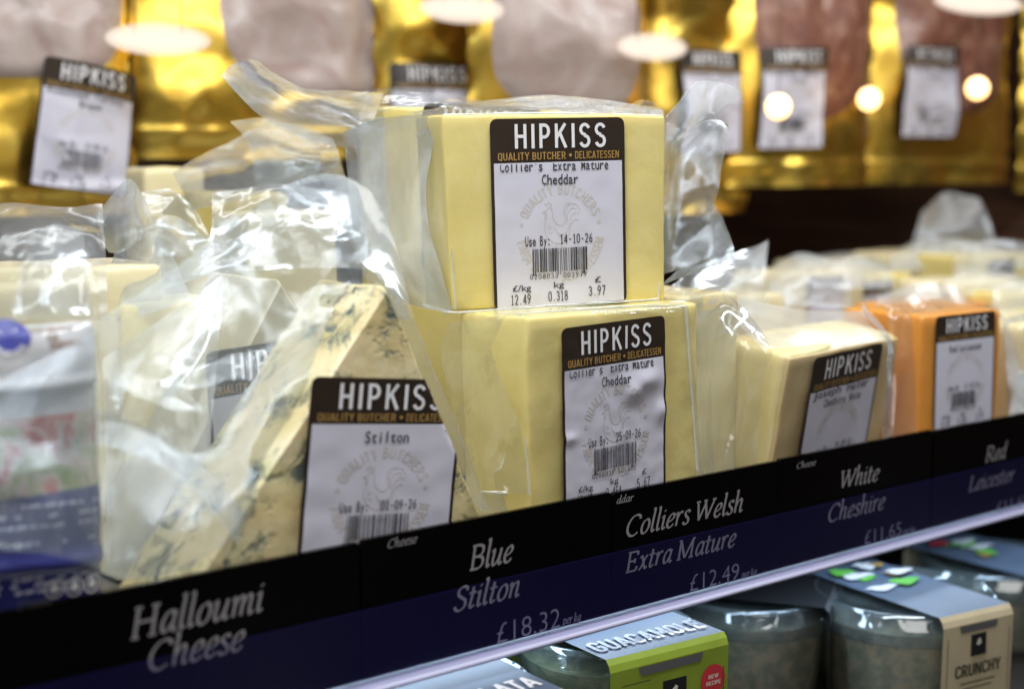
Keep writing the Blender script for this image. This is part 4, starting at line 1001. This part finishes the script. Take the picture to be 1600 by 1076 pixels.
# right rows, far out of focus
rowspec = [
 ('pale cheese under a raised film corner beyond the cheddars', 1120, .88, .06, 462, 'pale', 41, [[[(1080, 440, .88), (1140, 410, .88), (1200, 376, .885)], [(1080, 470, .87), (1140, 450, .87), (1196, 440, .875)], [(1090, 500, .865), (1140, 490, .865), (1200, 490, .87)]]]),
 ('ivory cheese directly behind the white cheshire', 1215, 1.0, .09, 425, 'pale', 42, [[[(1200, 420, 1.0), (1250, 395, 1.0), (1320, 410, 1.0)], [(1200, 450, .98), (1260, 440, .98), (1330, 440, .98)], [(1200, 490, .975), (1260, 480, .975), (1330, 480, .975)]]]),
 ('yellow cheese just left of the film behind the red leicester', 1300, 1.05, .09, 432, 'cheddar', 43, [[[(1280, 430, 1.04), (1330, 400, 1.04), (1390, 420, 1.04)], [(1280, 460, 1.02), (1340, 450, 1.02), (1400, 450, 1.02)]]]),
 ('orange topped cheese peeping over the red leicester', 1420, .93, .08, 478, 'leicester', 44, [[[(1370, 460, .92), (1440, 440, .93), (1500, 450, .94)], [(1370, 480, .91), (1440, 470, .92), (1510, 475, .93)]]]),
 ('cream cheese in the back row, below a heap of film', 1395, 1.22, .10, 395, 'pale', 45, [[[(1390, 400, 1.2), (1450, 370, 1.2), (1530, 380, 1.2)], [(1390, 430, 1.18), (1450, 420, 1.18), (1530, 420, 1.18)]], [[(1440, 330, 1.24), (1480, 300, 1.24), (1530, 310, 1.24)], [(1430, 365, 1.22), (1490, 350, 1.22), (1550, 355, 1.22)], [(1420, 400, 1.22), (1490, 395, 1.22), (1560, 400, 1.22)]]]),
 ('yellow cheese in the back row at the right edge', 1500, 1.16, .10, 400, 'cheddar', 46, [[[(1490, 400, 1.14), (1540, 375, 1.14), (1620, 380, 1.14)], [(1490, 430, 1.12), (1550, 420, 1.12), (1620, 420, 1.12)]]]),
 ('small white cheese between the red leicester and the back row', 1480, 1.02, .08, 440, 'pale', 47, [[[(1470, 440, 1.0), (1530, 420, 1.0), (1600, 430, 1.0)], [(1470, 470, .98), (1540, 460, .98), (1610, 465, .98)]]]),
 ('pale cheese low in the row beside the right edge', 1560, .97, .08, 455, 'cheddar', 48, [[[(1550, 450, .95), (1600, 440, .95), (1660, 440, .95)], [(1550, 490, .93), (1600, 480, .93), (1660, 480, .93)]]]),
 ('buttery cheese farthest back against the dark wood', 1270, 1.25, .12, 408, 'pale', 49, [[[(1240, 405, 1.23), (1320, 395, 1.23), (1400, 400, 1.23)], [(1240, 425, 1.2), (1320, 420, 1.2), (1400, 420, 1.2)]]]),
]
for lab_, px, d, w, hp_, m, sd, fins in rowspec:
    back_pack(lab_, px, d, w, .05, hp_, m, R(36), fins, 'film_far', sd, lab=(w * .3, 0, .55) if sd in (42, 43, 45, 46, 47, 48) else None)

# ================================================================== gold packs of sliced meat hanging behind
def meat_pack(label, cat, px, d, width_px, bot_px, yaw, roll, slice_px, slice_m, label_px, seed, lab_roll=0, tiltx=0, slice_rot=0):
    """foil board with a slice of meat under clear film, price label, hanging hole; built in the plane of the pack"""
    zb = P(px, bot_px, d).z; o = ground(px, d, zb); o.z = zb
    t, mw, inv = pack('meat_pack', label, cat, o, yaw, R(tiltx), R(roll), 'gold foil packs of sliced meat hanging at the back')
    xa = onplane(px, 300, o, yaw)[0]; xb = onplane(px + width_px, 300, o, yaw)[0]; w = xb - xa; h = .34
    cr = Crumple(seed, .07)
    def sy(x, z):
        u, v = x / w, z / h
        bul = .022 * max(0, 1 - (2 * u - 1) ** 4) * max(0, 1 - (2 * max(v, .06) - .98) ** 8)
        return -bul + .006 * cr(Vector((x, seed, z))) * min(1, .3 + 2 * min(u, 1 - u)) - .004 * math.exp(-((z - .018) / .004) ** 2)
    mb = MB(); n1, n2 = 48, 80
    V = [(w * i / n1 + .003 * math.sin(9 * j / n2 * 6 + seed) * (1 if i in (0, n1) else 0), sy(w * i / n1, h * j / n2), h * j / n2) for j in range(n2 + 1) for i in range(n1 + 1)]
    V += [(w * i / n1, .004, h * j / n2) for j in range(n2 + 1) for i in range(n1 + 1)]
    k0 = (n1 + 1) * (n2 + 1)
    fs = [(j * (n1 + 1) + i, j * (n1 + 1) + i + 1, (j + 1) * (n1 + 1) + i + 1, (j + 1) * (n1 + 1) + i) for j in range(n2) for i in range(n1)]
    mb.add(V, fs + [tuple(k0 + q for q in reversed(f)) for f in fs], 'gold', smooth=True); mb.build('foil_board', t)
    if slice_px:
        cx, cy, rx, ry = slice_px
        a = onplane(cx, cy, o, yaw); r1 = onplane(cx + rx, cy, o, yaw)[0] - a[0]; r2 = a[1] - onplane(cx, cy + ry, o, yaw)[1]
        zc = a[1] - zb; mb = MB(); N, K = 64, 14; V = []
        for j in range(K + 1):
            q = 1 - (j / K)
            for i in range(N):
                an = 2 * math.pi * i / N; wob = 1 + .06 * mnoise.noise(Vector((math.cos(an) * 1.3, math.sin(an) * 1.3, seed)))
                e = 3.0; ca, sa = math.cos(an), math.sin(an); sup = (abs(ca) ** e + abs(sa) ** e) ** (-1 / e)
                dx, dz = r1 * q * wob * ca * sup, r2 * q * wob * sa * sup
                c_, s_ = math.cos(R(slice_rot)), math.sin(R(slice_rot))
                x = a[0] + dx * c_ - dz * s_; z = zc + dx * s_ + dz * c_
                x_ = min(max(x, .002), w - .002)
                V.append((x, sy(x_, z) - .0045 * min(1, (1 - q) * 9 + .05) - .001 * mnoise.noise(Vector((x * 60, z * 60, seed))), z))
        mb.add(V, [(j * N + i, j * N + (i + 1) % N, (j + 1) * N + (i + 1) % N, (j + 1) * N + i) for j in range(K) for i in range(N)], slice_m, smooth=True)
        mb.build('meat_slice', t)
    if label_px:
        ax, ay = label_px; a = onplane(ax, ay, o, yaw)
        def fold(q):
            x_ = min(max(q[0], 0), w); return (q[0], sy(x_, q[2]) + q[1] - .008, q[2])
        make_label(t, a[0], a[1] - zb, R(lab_roll), -.001, product=('Roast Meat', 'Sliced') if slice_m == 'ham' else ('Roasted Turkey', 'Breast'), detail=1, seed=seed, fold=fold, date='12-09-26', full_bottom=False)
    # hanging tab above the board
    mb = MB(); box(mb, (w * .35, -.002, h), (w * .65, .002, h + .03), 'gold'); mb.build('hanging_tab', t)
    return t
MYW = R(33)
meat_pack('gold pack of sliced turkey at the far left with a crooked white label', 'meat pack', -90, .93, 300, 338, R(28), 0, (20, 0, 170, 125), 'turkey', (56, 92), 2, -8.5)
meat_pack('gold pack with a broad empty foil strip beside a large turkey slice', 'meat pack', 190, .99, 380, 248, R(26), 0, (490, 10, 150, 140), 'turkey', None, 3)
meat_pack('gold foil pack sunk behind the cheddars, label just above them', 'meat pack', 590, 1.06, 200, 260, R(30), 0, None, 'turkey', (596, 100), 4, 0)
meat_pack('gold pack with an upright pale turkey slice above the top cheddar', 'meat pack', 735, 1.04, 270, 250, R(30), 0, (872, 40, 112, 140), 'turkey', None, 5)
meat_pack('gold pack with a grey shaded label just right of the top cheddar', 'meat pack', 985, 1.17, 180, 335, R(31), 0, None, 'turkey', (1030, 80), 6, 1)
meat_pack('gold pack of dark red ham, hung highest, with its label at the lower left', 'meat pack', 1130, 1.20, 222, 292, R(31), 0, (1252, 30, 86, 158), 'ham', (1160, 78), 7, 1.5)
meat_pack('gold pack of dark ham at the far right with a pale bluish label', 'meat pack', 1346, 1.33, 222, 288, R(31), 0, (1470, 40, 84, 140), 'ham', (1382, 74), 8, 0)
meat_pack('gold pack edge seen at the right border beyond the dark gap', 'meat pack', 1588, 1.46, 200, 300, R(31), 0, None, 'ham', None, 9)
rl = O0 + B * .58
mb = MB(); box(mb, (-.6, -.012, .455), (1.0, .012, .475), 'steel')
tag(mb.build('hanging_rail', None, frame(rl, YAW)), 'steel rail along the back from which the gold meat packs hang', 'rail')

# ---- added glowing shapes standing in for lamps reflected in the case glass
for i, (px, py, d, lab_) in enumerate(((1216, 167, 1.10, 'round warm lamp reflection glowing in front of the red ham label'), (1358, 155, 1.20, 'round warm lamp reflection glowing between the two ham packs'), (1527, 138, 1.22, 'round warm lamp reflection glowing on the far right ham pack'))):
    p = P(px, py, d); t = thing('round_reflection', lab_, 'lamp reflection', Matrix.Translation(p), 'round warm lamp reflections over the meat packs')
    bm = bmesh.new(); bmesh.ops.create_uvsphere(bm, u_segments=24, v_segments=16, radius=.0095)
    mb = MB(); bm.verts.index_update(); mb.add([v.co for v in bm.verts], [[v.index for v in f.verts] for f in bm.faces], 'round_glint', smooth=True); bm.free(); mb.build('round_glint', t)
    mb = MB(); box(mb, (-.0004, -.0004, .0095), (.0004, .0004, .36), 'dark'); mb.build('added_cord', t)  # cord added to carry the glowing ball
for px, py, d, l, lab_ in ((248, 62, .90, .060, 'short pale strip light reflection in front of the leftmost gold foil'), (722, 14, .97, .057, 'short pale strip light reflection above the middle of the cheddars'), (1020, 74, 1.05, .054, 'short pale strip light reflection beside the upright turkey slice'), (1530, 4, 1.15, .085, 'short pale strip light reflection in the upper right corner')):
    p = P(px, py, d); t = thing('strip_reflection', lab_, 'lamp reflection', Matrix.Translation(p) @ Matrix.Rotation(R(25), 4, 'Z'), 'pale strip light reflections before the meat packs')
    mb = MB()  # nested glowing shells added to imitate a strip light reflection
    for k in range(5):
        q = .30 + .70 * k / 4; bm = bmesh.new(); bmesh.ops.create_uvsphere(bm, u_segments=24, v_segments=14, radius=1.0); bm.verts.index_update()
        mb.add([(v.co.x * l * (.34 + .22 * q), v.co.y * .006 * q, v.co.z * .0105 * q) for v in bm.verts], [[v.index for v in f.verts] for f in bm.faces], 'strip_glint', smooth=True); bm.free()
    mb.build('glint_shells', t)
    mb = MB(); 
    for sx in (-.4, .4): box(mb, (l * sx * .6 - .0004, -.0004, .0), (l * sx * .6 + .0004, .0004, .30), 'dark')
    mb.build('added_hanger', t)  # rods added to carry the glowing shells

# ================================================================== dips on the shelf below
def lathe(mb, prof, m, N=48, cx=0, cy=0):
    V = [(cx + r * math.cos(2 * math.pi * i / N), cy + r * math.sin(2 * math.pi * i / N), z) for r, z in prof for i in range(N)]
    mb.add(V, [(j * N + i, j * N + (i + 1) % N, (j + 1) * N + (i + 1) % N, (j + 1) * N + i) for j in range(len(prof) - 1) for i in range(N)], m, smooth=True)
def dip_pot(label, px, py, d, r, fill, sleeve=None, face=None, yaw=YAW, h=.062, sw=.036, pic=None):
    """round tub with a clear lid; a card sleeve over it: top panel, front panel with a slot on the fold. px, py is the lid's centre"""
    c = P(px, py, d); z0 = c.z - h
    t = thing('dip_pot', label, 'dip pot', frame(Vector((c.x, c.y, z0)), yaw), 'dip pots on the lower shelf')
    mb = MB(); lathe(mb, [(0, 0), (r * .80, 0), (r * .83, .003), (r * .95, h - .014), (r * .95, h - .012)], fill); lathe(mb, [(r * .95, h - .012), (r * .6, h - .010), (0, h - .0095)], fill); mb.build('tub', t)
    mb = MB(); lathe(mb, [(r * .97, h - .018), (r * 1.01, h - .016), (r * 1.015, h - .009), (r * 1.0, h - .008), (r * .985, h - .003), (r * .96, h - .001), (r * .93, h - .0005), (r * .91, h - .004), (r * .5, h - .0035), (0, h - .0035)], 'lid', 64); mb.build('lid', t)
    if sleeve:
        top_m, front_m, texts, ftexts = sleeve
        mb = MB(); x0, x1 = -sw, sw; ys = r * 1.03; tt = .0008
        # cross-section: up the back, over the lid with small round folds, down the front
        sec = [(ys + .001, .0)] + [(ys, h - .004)] + [(ys - .002, h + .0004)] + [(-ys + .002, h + .0012), (-ys, h - .001), (-ys - .0012, h - .004), (-ys - .0005, 0.0)]
        for (ya, za), (yb, zb_), m in zip(sec, sec[1:], [front_m, front_m, top_m, front_m, front_m, front_m]):
            mb.add([(x0, ya, za), (x1, ya, za), (x1, yb, zb_), (x0, yb, zb_)], [(0, 1, 2, 3)], m)
        # slot with a grey window at the fold
        sl = [(x, -ys - .0017 + .0003, z) for x, z in ((x0 * .55, h - .0045), (x0 * .5, h - .0085), (x1 * .5, h - .0085), (x1 * .55, h - .0045))]
        mb.add(sl, [(0, 1, 2, 3)], 'steel')
        for s, font, a, b, y, hh, m in texts:   # on the top panel: y runs towards the back
            q = glyph_text(s, DIN, .17, .12) if font == 'din' else sans_text(s, .02)
            put(mb, q, a, b, y, hh, m, lambda u, v, l: (u, v, h + .0011 + .0003 * l), 2)
        for s, font, a, b, z, hh, m in ftexts:
            q = glyph_text(s, DIN, .17, .12) if font == 'din' else sans_text(s, .02)
            put(mb, q, a, b, z, hh, m, lambda u, v, l: (u, -ys - .0016 - .0002 * l, v), 2)
        if face: face(mb, ys, h, x0, x1)
        if pic: pic(mb, ys, h, x0, x1)
        mb.build('sleeve', t)
    return t
def quad(mb, x0, x1, z0, z1, y, m): mb.add([(x0, y, z0), (x1, y, z0), (x1, y, z1), (x0, y, z1)], [(0, 1, 2, 3)], m)
def disc(mb, x, z, r, y, m, n=28): mb.add([(x + r * math.cos(k), y, z + r * math.sin(k)) for k in np.linspace(0, 6.2832, n + 1)[:-1]], [list(range(n))], m)
LEAF = [[(-.5, -.2), (-.1, .3), (0, -.6)], [(.5, -.1), (.1, .4), (0, -.6)], [(-.3, .35), (.05, .75), (0, -.3)], [(.35, .5), (.0, .8), (0, -.3)]]
def emblem(mb, x, z, s, y, word):
    quad(mb, x - s, x + s, z - s * 1.05, z + s * 1.05, y, 'sleeve_black')
    for p in LEAF: mb.add([(x + a * s * .75, y - .0002 - .00003 * LEAF.index(p), z + .22 * s + b * s * .55) for a, b in p], [(0, 1, 2)], 'cream_ink')
    if word: put(mb, sans_text(word, .02), x - s * .75, x + s * .75, z - s * .78, s * .42, 'cream_ink', lambda u, v, l: (u, y - .0002, v), 0)
def green_face(mb, ys, h, x0, x1):
    y = -ys - .0016
    emblem(mb, .002, h - .0205, .0068, y, 'delphi'); disc(mb, x1 - .0095, h - .0185, .0072, y, 'print_red')
    put(mb, glyph_text('NEW', DIN, .16, .12), x1 - .0125, x1 - .0065, h - .0178, .0019, 'cream_ink', lambda u, v, l: (u, y - .0004, v), 0)
    put(mb, glyph_text('RECIPE', DIN, .16, .12), x1 - .0138, x1 - .0052, h - .0208, .0019, 'cream_ink', lambda u, v, l: (u, y - .0004, v), 0)
    for a, b, c_, d_ in ((x0 + .003, x0 + .0034, h - .035, h - .013), (x0 + .006, x0 + .022, h - .0112, h - .0108), (x1 - .0034, x1 - .003, h - .035, h - .013)): quad(mb, a, b, c_, d_, y - .0002, 'dark_ink')
def cream_face(mb, ys, h, x0, x1):
    y = -ys - .0016
    emblem(mb, .0, h - .016, .0056, y, '')
    for q, w_ in ((.0355, .013), (.0385, .011), (.045, .015)): quad(mb, -w_, w_, h - q - .0007, h - q, y - .0002, 'dark_ink')
    for a, b, c_, d_ in ((x0 + .003, x0 + .0034, h - .05, h - .010), (x1 - .0034, x1 - .003, h - .05, h - .010)): quad(mb, a, b, c_, d_, y - .0002, 'dark_ink')
def top_picture(seed, cols):
    def draw(mb, ys, h, x0, x1):
        r = random.Random(seed)
        for k in range(9):
            cx, cy = r.uniform(x0 * .6, x1 * .6), r.uniform(.002, ys * .75); a, b = r.uniform(.004, .011), r.uniform(.003, .007); ph = r.random() * 3
            ps = []
            for q in np.linspace(0, 6.2832, 23)[:-1]:
                w = 1 + .22 * math.sin(3 * q + ph) + .1 * math.sin(7 * q + ph * 2); u, v = a * w * math.cos(q), b * w * math.sin(q)
                ps.append((max(x0 + .001, min(x1 - .001, cx + u)), min(cy + v, ys - .004), h + .0016 + .0002 * k))
            mb.add(ps, [list(range(22))], cols[k % len(cols)])
    return draw
dip_pot('dip pot with a bluish lit sleeve top lettered TARAMOSALATA', 668, 1060, .58, .044, 'pot_pale', ('sleeve_blue', 'sleeve_cream', [('TARAMOSALATA', 'din', -.046, .032, -.036, .011, 'white_ink')], []), None, R(36), sw=.036)  # sleeve_blue: bluish shelf lamp light put into the sleeve top's colour
dip_pot('guacamole pot in a lime green sleeve with a red round badge', 950, 972, .665, .043, 'pot_green', ('sleeve_blue', 'sleeve_green', [('GUACAMOLE', 'din', -.031, .031, -.034, .012, 'white_ink')], [('100% VEGAN', 'sans', -.027, -.008, .062 - .024, .0022, 'dark_ink')]), green_face, R(34), sw=.034)
dip_pot('pale dip pot with a black sleeve, set back between the green and the cream sleeves', 1172, 915, .80, .046, 'pot_pale', ('sleeve_black', 'sleeve_black', [], []), None, R(70), sw=.030)
t = dip_pot('large dip pot in a cream sleeve lettered CRUNCHY', 1412, 918, .79, .051, 'pot_pale', ('sleeve_blue', 'sleeve_cream', [], [('CRUNCHY', 'din', -.017, .017, .062 - .032, .0065, 'dark_ink')]), cream_face, R(30), sw=.026, pic=top_picture(3, ['print_lime', 'white_ink', 'gold_ink', 'white_ink', 'print_lime']))
dip_pot('dip pot with a bright picture on its lid at the right edge', 1560, 868, .92, .050, 'pot_pale', ('sleeve_blue', 'sleeve_cream', [], []), None, R(36), sw=.030, pic=top_picture(8, ['print_lime', 'print_red', 'white_ink', 'gold_ink', 'print_lime', 'white_ink']))
